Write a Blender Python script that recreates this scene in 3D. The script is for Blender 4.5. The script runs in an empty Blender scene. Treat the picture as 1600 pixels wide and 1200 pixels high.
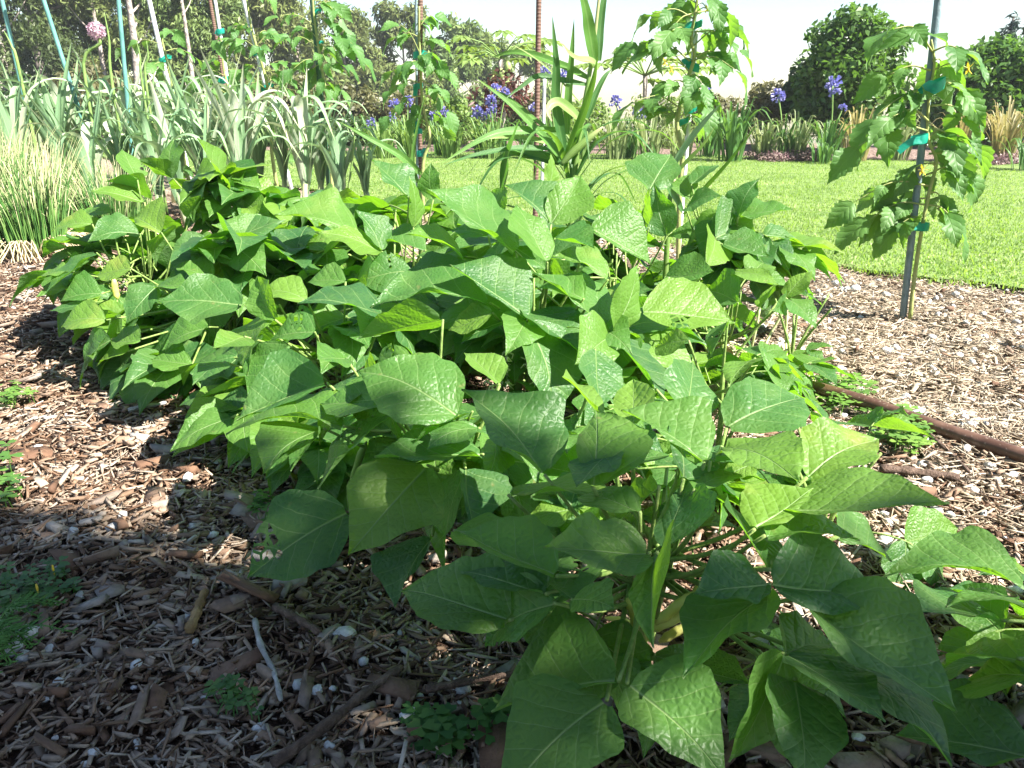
import bpy, math, random
import numpy as np
from mathutils import Vector, Matrix
R = math.radians
rng = random.Random(7)
nr = np.random.default_rng(11)
scene = bpy.context.scene
COL = scene.collection

# ------------------------------------------------------------------ camera, sky, sun, exposure
CAM_H, PITCH, FPX = 0.85, R(19.7), 1256.0
cam_d = bpy.data.cameras.new("camera")
cam_d.sensor_width = 36.0
cam_d.lens = 36.0 * FPX / 1600.0
cam_d.clip_start = 0.05
cam_d.clip_end = 2000
cam = bpy.data.objects.new("camera", cam_d)
COL.objects.link(cam)
cam.location = (0, 0, CAM_H)
cam.rotation_euler = (R(90) - PITCH, 0, 0)
scene.camera = cam

SUN_EL = R(46)
SUN_AZ = math.atan2(0.80, -0.46)            # clockwise from +Y: sun stands to the right and behind
SUN_DIR = Vector((math.sin(SUN_AZ) * math.cos(SUN_EL), math.cos(SUN_AZ) * math.cos(SUN_EL), math.sin(SUN_EL)))
world = bpy.data.worlds.new("World")
scene.world = world
world.use_nodes = True
wn = world.node_tree
sky = wn.nodes.new("ShaderNodeTexSky")
sky.sky_type = 'NISHITA'
sky.sun_disc = False
sky.sun_elevation = SUN_EL
sky.sun_rotation = SUN_AZ
sky.dust_density = 0.3
sky.air_density = 1.0
bg = wn.nodes["Background"]
wn.links.new(sky.outputs[0], bg.inputs[0])
bg.inputs[1].default_value = 0.053
sun_d = bpy.data.lights.new("sun", 'SUN')
sun_d.energy = 5.0
sun_d.angle = R(0.55)
sun_d.color = (1.0, 0.95, 0.86)
sun = bpy.data.objects.new("sun", sun_d)
COL.objects.link(sun)
sun.location = SUN_DIR * 30
sun.rotation_euler = SUN_DIR.to_track_quat('Z', 'Y').to_euler()
scene.view_settings.view_transform = 'Standard'
scene.view_settings.look = 'None'
scene.view_settings.exposure = 2.03
scene.view_settings.gamma = 1.0
scene.render.engine = 'CYCLES'
scene.cycles.max_bounces = 8
scene.cycles.transparent_max_bounces = 8
scene.cycles.use_denoising = True

# ------------------------------------------------------------------ helpers
CP, SP = math.cos(PITCH), math.sin(PITCH)
def ray(x, y):
    u, v = (x - 800) / FPX, (600 - y) / FPX
    return Vector((u, CP + SP * v, -SP + CP * v))
CAMP = Vector((0, 0, CAM_H))
def at(x, y, Y):
    r = ray(x, y); return CAMP + r * (Y / r.y)
def gp(x, y, z=0.0):
    r = ray(x, y); return CAMP + r * ((z - CAM_H) / r.z)
def ypx(Y, z=0.0):
    a = math.atan2(CAM_H - z, Y) - PITCH
    return 600 + FPX * math.tan(a)
def pxl(p, Y):                       # metres spanned by p photo pixels at forward distance Y
    return p * Y / FPX

def tag(o, label=None, cat=None, group=None, kind=None):
    if label: o["label"] = label
    if cat: o["category"] = cat
    if group: o["group"] = group
    if kind: o["kind"] = kind
    return o
def thing(name, loc, label, cat, group=None):
    o = bpy.data.objects.new(name, None)
    o.empty_display_size = 0.05
    COL.objects.link(o); o.location = loc
    return tag(o, label, cat, group)
def origin(o):
    v = Vector((0, 0, 0))
    while o is not None:
        v = v + Vector(o.location); o = o.parent
    return v

class MB:
    def __init__(s): s.v = []; s.f = []; s.uv = []
    def add(s, vs, fs, uvs=None):
        b = len(s.v); s.v.extend(tuple(v) for v in vs)
        s.uv.extend(uvs if uvs is not None else [(0.5, 0.5)] * len(vs))
        s.f.extend(tuple(i + b for i in f) for f in fs)
    def build(s, name, mat, parent=None, smooth=True, loc=None):
        o0 = origin(parent) if parent is not None else (Vector(loc) if loc is not None else Vector((0, 0, 0)))
        me = bpy.data.meshes.new(name)
        a = np.array(s.v, dtype=np.float32).reshape(-1, 3) - np.array(o0, dtype=np.float32)
        me.from_pydata(a.tolist(), [], s.f)
        li = np.empty(len(me.loops), dtype=np.int32); me.loops.foreach_get("vertex_index", li)
        uvl = me.uv_layers.new(name="UVMap")
        uvl.data.foreach_set("uv", np.array(s.uv, dtype=np.float32)[li].ravel())
        if smooth: me.polygons.foreach_set("use_smooth", [True] * len(me.polygons))
        me.materials.append(mat); me.update()
        o = bpy.data.objects.new(name, me); COL.objects.link(o)
        if parent is not None: o.parent = parent
        elif loc is not None: o.location = loc
        return o

def frame(d):
    d = Vector(d).normalized()
    h = Vector((0, 0, 1)) if abs(d.z) < 0.9 else Vector((0, 1, 0))
    a = d.cross(h).normalized(); return a, a.cross(d).normalized()
def tube(mb, pts, rad, n=6, cap=True):
    pts = [Vector(p) for p in pts]; k = len(pts)
    if not hasattr(rad, '__len__'): rad = [rad] * k
    vs, uvs, fs = [], [], []
    pa = None
    for i, p in enumerate(pts):
        d = pts[min(i + 1, k - 1)] - pts[max(i - 1, 0)]
        a, b = frame(d)
        if pa is not None:
            a2 = pa - d.normalized() * pa.dot(d.normalized())
            if a2.length > 1e-6: a = a2.normalized(); b = a.cross(d.normalized())
        pa = a
        for j in range(n):
            t = 2 * math.pi * j / n
            vs.append(p + (a * math.cos(t) + b * math.sin(t)) * rad[i]); uvs.append((i / max(k - 1, 1), j / n))
    for i in range(k - 1):
        for j in range(n):
            j2 = (j + 1) % n
            fs.append((i * n + j, i * n + j2, (i + 1) * n + j2, (i + 1) * n + j))
    if cap:
        fs.append(tuple(range(n - 1, -1, -1))); fs.append(tuple((k - 1) * n + j for j in range(n)))
    mb.add(vs, fs, uvs)
def smooth_pts(pts, m=4):
    pts = [Vector(p) for p in pts]
    if len(pts) < 3: return pts
    out = []
    P = [pts[0] * 2 - pts[1]] + pts + [pts[-1] * 2 - pts[-2]]
    for i in range(1, len(P) - 2):
        for k in range(m):
            t = k / m
            out.append(0.5 * ((2 * P[i]) + (P[i + 1] - P[i - 1]) * t + (2 * P[i - 1] - 5 * P[i] + 4 * P[i + 1] - P[i + 2]) * t * t
                              + (3 * P[i] - P[i - 1] - 3 * P[i + 1] + P[i + 2]) * t ** 3))
    out.append(pts[-1]); return out
def strap(mb, pts, w, up=(0, 0, 1), fold=0.25, prof=None, wave=0.0):
    """a long strap leaf along pts, keeled by 'fold', width w (full) at its widest"""
    pts = [Vector(p) for p in pts]; k = len(pts); up = Vector(up)
    vs, uvs, fs = [], [], []
    ph = rng.uniform(0, 6)
    for i, p in enumerate(pts):
        t = i / (k - 1)
        d = (pts[min(i + 1, k - 1)] - pts[max(i - 1, 0)]).normalized()
        s = d.cross(up)
        if s.length < 0.15: s = d.cross(Vector((0.3, -1, 0.1)))
        s.normalize(); nrm = s.cross(d)
        hw = 0.5 * w * (prof(t) if prof else (min(1, 0.55 + t * 2.2) * (1 - t ** 2.6) + 0.02))
        for q in (-1, -0.5, 0, 0.5, 1):
            off = s * (q * hw) + nrm * (abs(q) * hw * fold) + nrm * (wave * hw * math.sin(t * 17 + ph + q) * abs(q))
            vs.append(p + off); uvs.append((t, 0.5 + q * 0.5))
    for i in range(k - 1):
        for j in range(4):
            a = i * 5 + j
            fs.append((a, a + 1, a + 6, a + 5))
    mb.add(vs, fs, uvs)

# ------------------------------------------------------------------ materials
class NT:
    def __init__(s, name):
        s.m = bpy.data.materials.new(name); s.m.use_nodes = True
        s.t = s.m.node_tree; s.t.nodes.clear()
        s.out = s.t.nodes.new("ShaderNodeOutputMaterial")
    def n(s, typ, props=None, **ins):
        nd = s.t.nodes.new(typ)
        for k, v in (props or {}).items(): setattr(nd, k, v)
        for k, v in ins.items():
            key = int(k[1:]) if k[0] == 'i' and k[1:].isdigit() else k.replace('_', ' ')
            s.set(nd.inputs[key], v)
        return nd
    def set(s, sock, v):
        if isinstance(v, bpy.types.NodeSocket): s.t.links.new(v, sock)
        elif isinstance(v, bpy.types.Node): s.t.links.new(v.outputs[0], sock)
        else:
            if sock.type == 'RGBA' and len(v) == 3: v = (*v, 1)
            sock.default_value = v
    def math(s, op, a, b=None, c=None, clamp=False):
        nd = s.t.nodes.new("ShaderNodeMath"); nd.operation = op; nd.use_clamp = clamp
        s.set(nd.inputs[0], a)
        if b is not None: s.set(nd.inputs[1], b)
        if c is not None: s.set(nd.inputs[2], c)
        return nd.outputs[0]
    def ss(s, x, lo, hi):
        nd = s.t.nodes.new("ShaderNodeMapRange"); nd.interpolation_type = 'SMOOTHSTEP'
        s.set(nd.inputs[0], x); s.set(nd.inputs[1], lo); s.set(nd.inputs[2], hi)
        return nd.outputs[0]
    def mix(s, f, a, b, mode='MIX'):
        nd = s.t.nodes.new("ShaderNodeMix"); nd.data_type = 'RGBA'; nd.blend_type = mode
        s.set(nd.inputs[0], f); s.set(nd.inputs[6], a); s.set(nd.inputs[7], b)
        return nd.outputs[2]
    def ramp(s, f, stops, interp='LINEAR'):
        nd = s.t.nodes.new("ShaderNodeValToRGB"); cr = nd.color_ramp; cr.interpolation = interp
        while len(cr.elements) < len(stops): cr.elements.new(0.5)
        for e, (p, c) in zip(cr.elements, stops): e.position = p; e.color = (*c, 1)
        s.set(nd.inputs[0], f); return nd.outputs[0]
    def noise(s, scale, detail=3, vec=None, rough=0.55):
        nd = s.n("ShaderNodeTexNoise"); nd.inputs["Scale"].default_value = scale
        nd.inputs["Detail"].default_value = detail; nd.inputs["Roughness"].default_value = rough
        s.set(nd.inputs["Vector"], vec if vec is not None else s.obj()); return nd.outputs[0]
    def obj(s):
        if not hasattr(s, '_tc'): s._tc = s.n("ShaderNodeTexCoord")
        return s._tc.outputs["Object"]
    def uv(s):
        if not hasattr(s, '_tc'): s._tc = s.n("ShaderNodeTexCoord")
        if not hasattr(s, '_uv'): s._uv = s.n("ShaderNodeSeparateXYZ", i0=s._tc.outputs["UV"])
        return s._uv.outputs[0], s._uv.outputs[1]
    def rnd(s):
        if not hasattr(s, '_oi'): s._oi = s.n("ShaderNodeObjectInfo")
        return s._oi.outputs["Random"]
    def attr(s, name):
        nd = s.n("ShaderNodeAttribute"); nd.attribute_name = name; return nd.outputs["Fac"]
    def bump(s, h, strength=0.5, dist=0.01):
        nd = s.n("ShaderNodeBump"); nd.inputs["Strength"].default_value = strength
        nd.inputs["Distance"].default_value = dist; s.set(nd.inputs["Height"], h); return nd.outputs[0]
    def surf(s, col, rough=0.6, spec=0.4, normal=None, transl=None, tfac=0.35, alpha=None):
        b = s.n("ShaderNodeBsdfPrincipled")
        s.set(b.inputs["Base Color"], col); s.set(b.inputs["Roughness"], rough)
        s.set(b.inputs["Specular IOR Level"], spec)
        if normal is not None: s.set(b.inputs["Normal"], normal)
        o = b.outputs[0]
        if transl is not None:
            t = s.n("ShaderNodeBsdfTranslucent"); s.set(t.inputs[0], transl)
            if normal is not None: s.set(t.inputs["Normal"], normal)
            mx = s.n("ShaderNodeMixShader"); s.set(mx.inputs[0], tfac)
            s.t.links.new(o, mx.inputs[1]); s.t.links.new(t.outputs[0], mx.inputs[2]); o = mx.outputs[0]
        if alpha is not None:
            t = s.n("ShaderNodeBsdfTransparent"); mx = s.n("ShaderNodeMixShader"); s.set(mx.inputs[0], alpha)
            s.t.links.new(o, mx.inputs[1]); s.t.links.new(t.outputs[0], mx.inputs[2]); o = mx.outputs[0]
        s.t.links.new(o, s.out.inputs[0]); return s.m

def bean_mat(name, holes=None, young=False):
    k = NT(name); t, sv = k.uv()
    ax = k.math('ABSOLUTE', k.math('MULTIPLY', k.math('SUBTRACT', sv, 0.5), 2.0))
    rn = k.rnd()
    wob = k.math('MULTIPLY', k.math('SUBTRACT', k.noise(16, 2), 0.5), 0.55)
    ph = k.math('ADD', k.math('MULTIPLY', k.math('SUBTRACT', t, k.math('MULTIPLY', k.math('POWER', ax, 0.80), 0.36)), k.math('MULTIPLY_ADD', rn, 1.2, 4.4)), wob)
    ph = k.math('ADD', ph, k.math('MULTIPLY', k.math('GREATER_THAN', sv, 0.5), 0.35))
    fr = k.math('MULTIPLY', k.math('ABSOLUTE', k.math('SUBTRACT', k.math('FRACT', ph), 0.5)), 2.0)
    side = k.math('MULTIPLY', k.ss(fr, 0.925, 0.99), k.ss(ax, 1.02, 0.5))
    mid = k.ss(ax, k.math('MULTIPLY_ADD', t, -0.03, 0.045), 0.0)
    # net of small veins
    vor = k.n("ShaderNodeTexVoronoi", {'feature': 'DISTANCE_TO_EDGE'}); k.set(vor.inputs["Vector"], k.obj()); vor.inputs["Scale"].default_value = 95
    net = k.ss(vor.outputs["Distance"], 0.12, 0.0)
    vein = k.math('MAXIMUM', mid, k.math('MAXIMUM', k.math('MULTIPLY', side, 0.48), k.math('MULTIPLY', net, 0.05)))
    if young:
        c1 = k.mix(rn, (0.085, 0.21, 0.030), (0.13, 0.27, 0.035))
    else:
        c1 = k.ramp(rn, [(0.0, (0.034, 0.100, 0.034)), (0.4, (0.052, 0.140, 0.032)), (0.75, (0.080, 0.182, 0.030)), (1.0, (0.135, 0.240, 0.034))])
    blot = k.ss(k.noise(14, 4), 0.35, 0.75)
    c1 = k.mix(k.math('MULTIPLY', blot, 0.7), c1, k.mix(0.6, c1, (0.11, 0.20, 0.04)))
    c2 = k.mix(vein, c1, (0.24, 0.36, 0.13))
    yel = k.math('MULTIPLY', k.ss(k.noise(7, 3), 0.56, 0.70), k.ss(rn, 0.72, 0.95))
    c2 = k.mix(k.math('MULTIPLY', yel, 0.6), c2, (0.26, 0.30, 0.06))
    spot = k.math('MULTIPLY', k.ss(k.noise(30, 2), 0.70, 0.78), 0.5)
    c2 = k.mix(spot, c2, (0.20, 0.19, 0.07))
    back = k.n("ShaderNodeNewGeometry").outputs["Backfacing"]
    under = k.mix(vein, (0.115, 0.215, 0.075), (0.22, 0.33, 0.13))
    c3 = k.mix(back, c2, under)
    quilt = k.math('SUBTRACT', 1.0, k.math('POWER', fr, 3.0))
    h = k.math('ADD', k.math('MULTIPLY', quilt, 0.42), k.math('MULTIPLY', k.ss(vor.outputs["Distance"], 0.0, 0.35), 0.30))
    h = k.math('ADD', h, k.math('MULTIPLY', k.noise(55, 3), 0.75))
    h = k.math('SUBTRACT', h, k.math('MULTIPLY', mid, 0.9))
    nrm = k.bump(h, 0.50, 0.005)
    tr = k.mix(vein, k.mix(rn, (0.19, 0.52, 0.015), (0.34, 0.66, 0.02)), (0.30, 0.50, 0.08))
    al = None
    if holes:
        v2 = k.n("ShaderNodeTexVoronoi", {'feature': 'DISTANCE_TO_EDGE'}); k.set(v2.inputs["Vector"], k.obj()); v2.inputs["Scale"].default_value = 48
        reg = k.math('MULTIPLY', k.ss(t, holes[1], holes[1] - 0.08), k.math('MULTIPLY', k.ss(t, holes[0], holes[0] + 0.06), k.ss(sv, holes[2], holes[2] + 0.06)))
        reg = k.math('MULTIPLY', reg, k.ss(k.noise(22, 1), 0.40, 0.46))
        al = k.math('GREATER_THAN', k.math('MULTIPLY', k.ss(v2.outputs["Distance"], 0.08, 0.13), reg), 0.5)
    rough = k.math('MULTIPLY_ADD', k.noise(14, 4), 0.40, 0.28)
    return k.surf(c3, rough, 0.40, nrm, tr, 0.37, al)
M = {}
M['bean'] = bean_mat("bean_leaf")
M['bean_holes'] = bean_mat("bean_leaf_eaten", holes=(0.06, 0.42, 0.56))
M['bean_holes2'] = bean_mat("bean_leaf_eaten_tip", holes=(0.58, 0.90, 0.40))
M['bean_nib'] = bean_mat("bean_leaf_nibbled", holes=(0.25, 0.55, 0.52))
M['bean_young'] = bean_mat("bean_leaf_young", young=True)

def simple(name, c1, c2, rough=0.6, spec=0.3, scale=20, transl=None, tfac=0.3, bump=0.3, bdist=0.004, detail=4):
    k = NT(name); nz = k.ss(k.noise(scale, detail), 0.3, 0.7)
    c = k.mix(nz, c1, c2)
    c = k.mix(k.math('MULTIPLY', k.rnd(), 0.35), c, k.mix(0.5, c, (0.5 * (c1[0] + c2[0]) * 1.6, 0.5 * (c1[1] + c2[1]) * 1.5, 0.5 * (c1[2] + c2[2]) * 1.2)))
    return k.surf(c, rough, spec, k.bump(nz, bump, bdist), transl, tfac)
M['stem'] = simple("bean_stem", (0.15, 0.26, 0.06), (0.26, 0.34, 0.11), 0.5, scale=60, transl=(0.3, 0.5, 0.08), tfac=0.15)
M['pod_green'] = simple("pod_green", (0.14, 0.26, 0.05), (0.2, 0.32, 0.07), 0.45, scale=40)
M['pod_yellow'] = simple("pod_yellow", (0.62, 0.62, 0.13), (0.72, 0.70, 0.26), 0.4, 0.4, scale=30, transl=(0.7, 0.72, 0.15), tfac=0.2)
M['dry_leaf'] = simple("dry_leaf", (0.26, 0.17, 0.09), (0.42, 0.31, 0.18), 0.8, scale=30, transl=(0.4, 0.25, 0.1), tfac=0.2, bump=0.6)
M['flower_white'] = simple("bean_flower", (0.60, 0.58, 0.38), (0.75, 0.74, 0.55), 0.6, scale=50, transl=(0.7, 0.7, 0.5), tfac=0.3)
def strap_mat(name, base, tip, keel, transl, tfac=0.3, rough=0.4, nst=26, tip_at=0.75, stripe=0.25):
    k = NT(name); t, sv = k.uv()
    st = k.ss(k.math('SINE', k.math('MULTIPLY', sv, nst * 3.1416)), -0.3, 0.9)
    mid = k.ss(k.math('ABSOLUTE', k.math('SUBTRACT', sv, 0.5)), 0.07, 0.02)
    c = k.mix(k.ss(t, tip_at, 1.0), base, tip)
    c = k.mix(k.math('MULTIPLY', k.rnd(), 0.5), c, k.mix(0.5, c, (base[0] * 1.9, base[1] * 1.5, base[2] * 1.2)))
    c = k.mix(k.math('MULTIPLY', st, stripe), c, keel)
    c = k.mix(k.math('MULTIPLY', mid, 0.7), c, keel)
    c = k.mix(k.math('MULTIPLY', k.ss(k.noise(9, 4), 0.4, 0.75), 0.3), c, k.mix(0.5, c, keel))
    h = k.math('ADD', k.math('MULTIPLY', st, 0.5), k.noise(40, 3))
    return k.surf(c, rough, 0.45, k.bump(h, 0.35, 0.003), transl, tfac)
M['corn'] = strap_mat("corn_leaf", (0.060, 0.17, 0.030), (0.12, 0.22, 0.04), (0.20, 0.34, 0.10), (0.26, 0.52, 0.04))
M['corn_dark'] = strap_mat("corn_leaf_dark", (0.035, 0.11, 0.030), (0.07, 0.15, 0.04), (0.12, 0.24, 0.07), (0.16, 0.40, 0.04))
M['husk'] = strap_mat("corn_husk", (0.16, 0.28, 0.07), (0.55, 0.50, 0.28), (0.30, 0.42, 0.16), (0.35, 0.55, 0.10), tip_at=0.6)
M['leek'] = strap_mat("leek_leaf", (0.18, 0.33, 0.175), (0.26, 0.38, 0.14), (0.38, 0.52, 0.31), (0.34, 0.50, 0.20), 0.25, 0.5)
M['leek_pale'] = strap_mat("leek_leaf_pale", (0.36, 0.44, 0.32), (0.40, 0.42, 0.22), (0.48, 0.54, 0.42), (0.5, 0.6, 0.3), 0.25, 0.5)
M['leek_stalk'] = strap_mat("leek_stalk", (0.48, 0.52, 0.32), (0.20, 0.30, 0.14), (0.45, 0.5, 0.34), (0.5, 0.6, 0.3), 0.12, 0.45, tip_at=0.2)
M['straw'] = simple("dry_straw", (0.42, 0.34, 0.19), (0.60, 0.52, 0.34), 0.8, scale=30)
def chive_mat():
    k = NT("chive_blade"); t, sv = k.uv()
    rn = k.attr("rnd")
    g = k.mix(rn, (0.070, 0.20, 0.045), (0.18, 0.33, 0.08))
    tipc = k.mix(k.math('MULTIPLY', rn, 0.8), (0.54, 0.58, 0.26), (0.70, 0.68, 0.42))
    f = k.ss(k.math('ADD', t, k.math('MULTIPLY', k.math('SUBTRACT', rn, 0.5), 0.6)), 0.55, 0.90)
    c = k.mix(f, g, tipc)
    c = k.mix(k.ss(t, 0.16, 0.02), c, (0.42, 0.32, 0.16))
    return k.surf(c, 0.5, 0.3, None, k.mix(f, (0.25, 0.45, 0.08), (0.6, 0.55, 0.3)), 0.25)
M['chive'] = chive_mat()
M['tom'] = None
def foliage(name, stops, transl, tfac=0.3, rough=0.5, spec=0.35, attr=True):
    k = NT(name)
    c = k.ramp(k.attr("rnd"), stops)
    c = k.mix(k.math('MULTIPLY', k.rnd(), 0.25), c, k.mix(0.6, c, (stops[-1][1][0] * 1.4, stops[-1][1][1] * 1.15, stops[-1][1][2])))
    return k.surf(c, rough, spec, None, transl, tfac)
def tomato_mat():
    k = NT("tomato_leaf"); t, sv = k.uv()
    ax = k.math('ABSOLUTE', k.math('MULTIPLY', k.math('SUBTRACT', sv, 0.5), 2.0))
    ph = k.math('MULTIPLY', k.math('ADD', k.math('SUBTRACT', t, k.math('MULTIPLY', ax, 0.35)), k.math('MULTIPLY', k.noise(30, 2), 0.12)), 5.0)
    fr = k.math('MULTIPLY', k.math('ABSOLUTE', k.math('SUBTRACT', k.math('FRACT', ph), 0.5)), 2.0)
    vein = k.math('MAXIMUM', k.ss(ax, 0.07, 0.0), k.math('MULTIPLY', k.ss(fr, 0.8, 0.98), 0.5))
    rn = k.rnd()
    c = k.mix(rn, (0.055, 0.145, 0.040), (0.105, 0.22, 0.055))
    c = k.mix(k.math('MULTIPLY', k.ss(k.noise(18, 3), 0.35, 0.7), 0.4), c, (0.09, 0.19, 0.05))
    c = k.mix(k.math('MULTIPLY', vein, 0.3), c, (0.17, 0.28, 0.10))
    back = k.n("ShaderNodeNewGeometry").outputs["Backfacing"]
    c = k.mix(back, c, (0.15, 0.24, 0.11))
    h = k.math('SUBTRACT', k.math('ADD', k.math('SUBTRACT', 1.0, k.math('POWER', fr, 2.0)), k.math('MULTIPLY', k.noise(50, 3), 0.7)), vein)
    return k.surf(c, 0.5, 0.35, k.bump(h, 0.35, 0.004), (0.24, 0.50, 0.03), 0.38)
M['tom'] = tomato_mat()
M['tom_stem'] = simple("tomato_stem", (0.20, 0.26, 0.08), (0.33, 0.34, 0.14), 0.6, scale=30)
M['tom_flower'] = simple("tomato_flower", (0.75, 0.55, 0.04), (0.85, 0.68, 0.10), 0.5, scale=40, transl=(0.8, 0.6, 0.05), tfac=0.3)
M['stake_teal'] = simple("stake_teal", (0.08, 0.22, 0.20), (0.13, 0.31, 0.28), 0.45, 0.4, scale=12)
M['stake_blue'] = simple("stake_blue", (0.105, 0.16, 0.185), (0.19, 0.25, 0.275), 0.45, 0.45, scale=26, bump=0.5)
M['stake_white'] = simple("stake_white", (0.52, 0.56, 0.58), (0.66, 0.70, 0.72), 0.5, 0.4, scale=20)
M['stake_green'] = simple("stake_green", (0.03, 0.09, 0.05), (0.06, 0.14, 0.08), 0.5, 0.4, scale=20)
M['tie'] = simple("tie_plastic", (0.005, 0.24, 0.17), (0.01, 0.32, 0.23), 0.4, 0.5, scale=20, transl=(0.02, 0.5, 0.36), tfac=0.3)
def rebar_mat():
    k = NT("rusty_rebar"); t, sv = k.uv()
    sep = k.n("ShaderNodeSeparateXYZ", i0=k.obj())
    rib = k.ss(k.math('SINE', k.math('MULTIPLY', sep.outputs[2], 330)), -0.2, 0.6)
    c = k.mix(k.noise(40, 4), (0.085, 0.045, 0.034), (0.18, 0.105, 0.08))
    return k.surf(k.mix(k.math('MULTIPLY', rib, 0.5), c, (0.22, 0.15, 0.12)), 0.75, 0.3, k.bump(rib, 0.8, 0.004))
M['rebar'] = rebar_mat()
def pipe_mat():
    k = NT("brown_pipe")
    n = k.ss(k.noise(26, 5), 0.35, 0.75)
    c = k.mix(n, (0.080, 0.040, 0.026), (0.15, 0.085, 0.058))
    c = k.mix(k.math('MULTIPLY', k.ss(k.noise(120, 2), 0.62, 0.72), 0.5), c, (0.33, 0.27, 0.21))
    return k.surf(c, 0.42, 0.5, k.bump(n, 0.25, 0.002))
M['pipe'] = pipe_mat()

def pick_mesh_attr(o, name, vals):
    a = o.data.attributes.new(name, 'FLOAT', 'POINT'); a.data.foreach_set("value", np.asarray(vals, dtype=np.float32))

def big_mesh(name, V, F, mat, attrs=None, parent=None, smooth=False, uv=None):
    """V (n,3) world coords, F (m,k) equal-sized faces"""
    me = bpy.data.meshes.new(name)
    V = np.asarray(V, dtype=np.float32); F = np.asarray(F, dtype=np.int32)
    if parent is not None: V = V - np.array(origin(parent), dtype=np.float32)
    me.vertices.add(len(V)); me.vertices.foreach_set("co", V.ravel())
    me.loops.add(F.size); me.loops.foreach_set("vertex_index", F.ravel())
    me.polygons.add(len(F)); me.polygons.foreach_set("loop_start", np.arange(len(F), dtype=np.int32) * F.shape[1])
    if smooth: me.polygons.foreach_set("use_smooth", [True] * len(F))
    me.update(calc_edges=True)
    for k, v in (attrs or {}).items():
        a = me.attributes.new(k, 'FLOAT', 'POINT'); a.data.foreach_set("value", np.asarray(v, dtype=np.float32))
    if uv is not None:
        l = me.uv_layers.new(name="UVMap"); l.data.foreach_set("uv", np.asarray(uv, dtype=np.float32)[F.ravel()].ravel())
    me.materials.append(mat)
    o = bpy.data.objects.new(name, me); COL.objects.link(o)
    if parent is not None: o.parent = parent
    return o
# ------------------------------------------------------------------ setting: terrain, mulch, lawn, border soil
EDGE = [(9, -1.0), (6, 1.0), (3.4, 2.85), (2.36, 3.62), (1.4, 4.42), (0.2, 5.55), (-1.3, 7.2), (-3.15, 9.1), (-6, 12.2), (-9, 15.5)]
EX = np.array([p[0] for p in EDGE][::-1]); EY = np.array([p[1] for p in EDGE][::-1])
def edge_y(x): return np.interp(x, EX, EY)
FARX = np.array([-12, -4, 0, 4, 6, 12]); FARY = np.array([14.6, 13.6, 13.0, 12.2, 11.0, 10.0])
def far_y(x): return np.interp(x, FARX, FARY)
def terr(x, y):
    d = np.hypot(x, y)
    return -np.clip((d - 17.5) / 30.0, 0, 1) * 6.5
def ground_mat():
    k = NT("mulch_ground")
    o = k.obj(); sep = k.n("ShaderNodeSeparateXYZ", i0=o)
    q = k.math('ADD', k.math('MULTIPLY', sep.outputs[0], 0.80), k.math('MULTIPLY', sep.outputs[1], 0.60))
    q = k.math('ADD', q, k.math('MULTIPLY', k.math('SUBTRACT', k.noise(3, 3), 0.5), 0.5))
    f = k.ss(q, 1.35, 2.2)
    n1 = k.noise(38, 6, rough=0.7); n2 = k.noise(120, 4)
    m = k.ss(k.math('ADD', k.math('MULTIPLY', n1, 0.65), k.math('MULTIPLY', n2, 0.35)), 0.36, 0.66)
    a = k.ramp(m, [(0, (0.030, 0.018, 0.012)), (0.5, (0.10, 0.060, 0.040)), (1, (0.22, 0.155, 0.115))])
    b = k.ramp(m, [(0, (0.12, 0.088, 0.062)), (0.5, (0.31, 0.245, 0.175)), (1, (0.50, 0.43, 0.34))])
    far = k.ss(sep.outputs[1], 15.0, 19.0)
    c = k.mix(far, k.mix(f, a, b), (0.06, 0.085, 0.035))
    return k.surf(c, 0.9, 0.2, k.bump(m, 0.9, 0.012))
def grid(name, xs, ys, zf, mat):
    X, Y = np.meshgrid(xs, ys); Z = zf(X, Y)
    V = np.stack([X, Y, Z], -1).reshape(-1, 3); nx, ny = len(xs), len(ys)
    i, j = np.meshgrid(np.arange(nx - 1), np.arange(ny - 1)); a = (j * nx + i).ravel()
    F = np.stack([a, a + 1, a + nx + 1, a + nx], -1)
    return big_mesh(name, V, F, mat, smooth=True)
_g = np.concatenate([-np.geomspace(90, 6, 30), np.linspace(-5.6, 5.6, 113), np.geomspace(6, 90, 30)])
_h = np.concatenate([-np.geomspace(18, 1.2, 14), np.linspace(-1, 10, 111), np.linspace(10.5, 60, 60), np.geomspace(62, 110, 14)])
def gz(x, y):
    b = 0.012 * np.sin(x * 7.1 + 1.3 * np.sin(y * 5.3)) * np.sin(y * 6.3 + x * 2) + 0.008 * np.sin(x * 17 + y * 3) * np.sin(y * 15 - x * 4)
    near = np.clip((11 - np.hypot(x, y)) / 3, 0, 1)
    return terr(x, y) + b * near - 0.012
tag(grid("ground", _g, _h, gz, ground_mat()), kind="structure")

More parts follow.
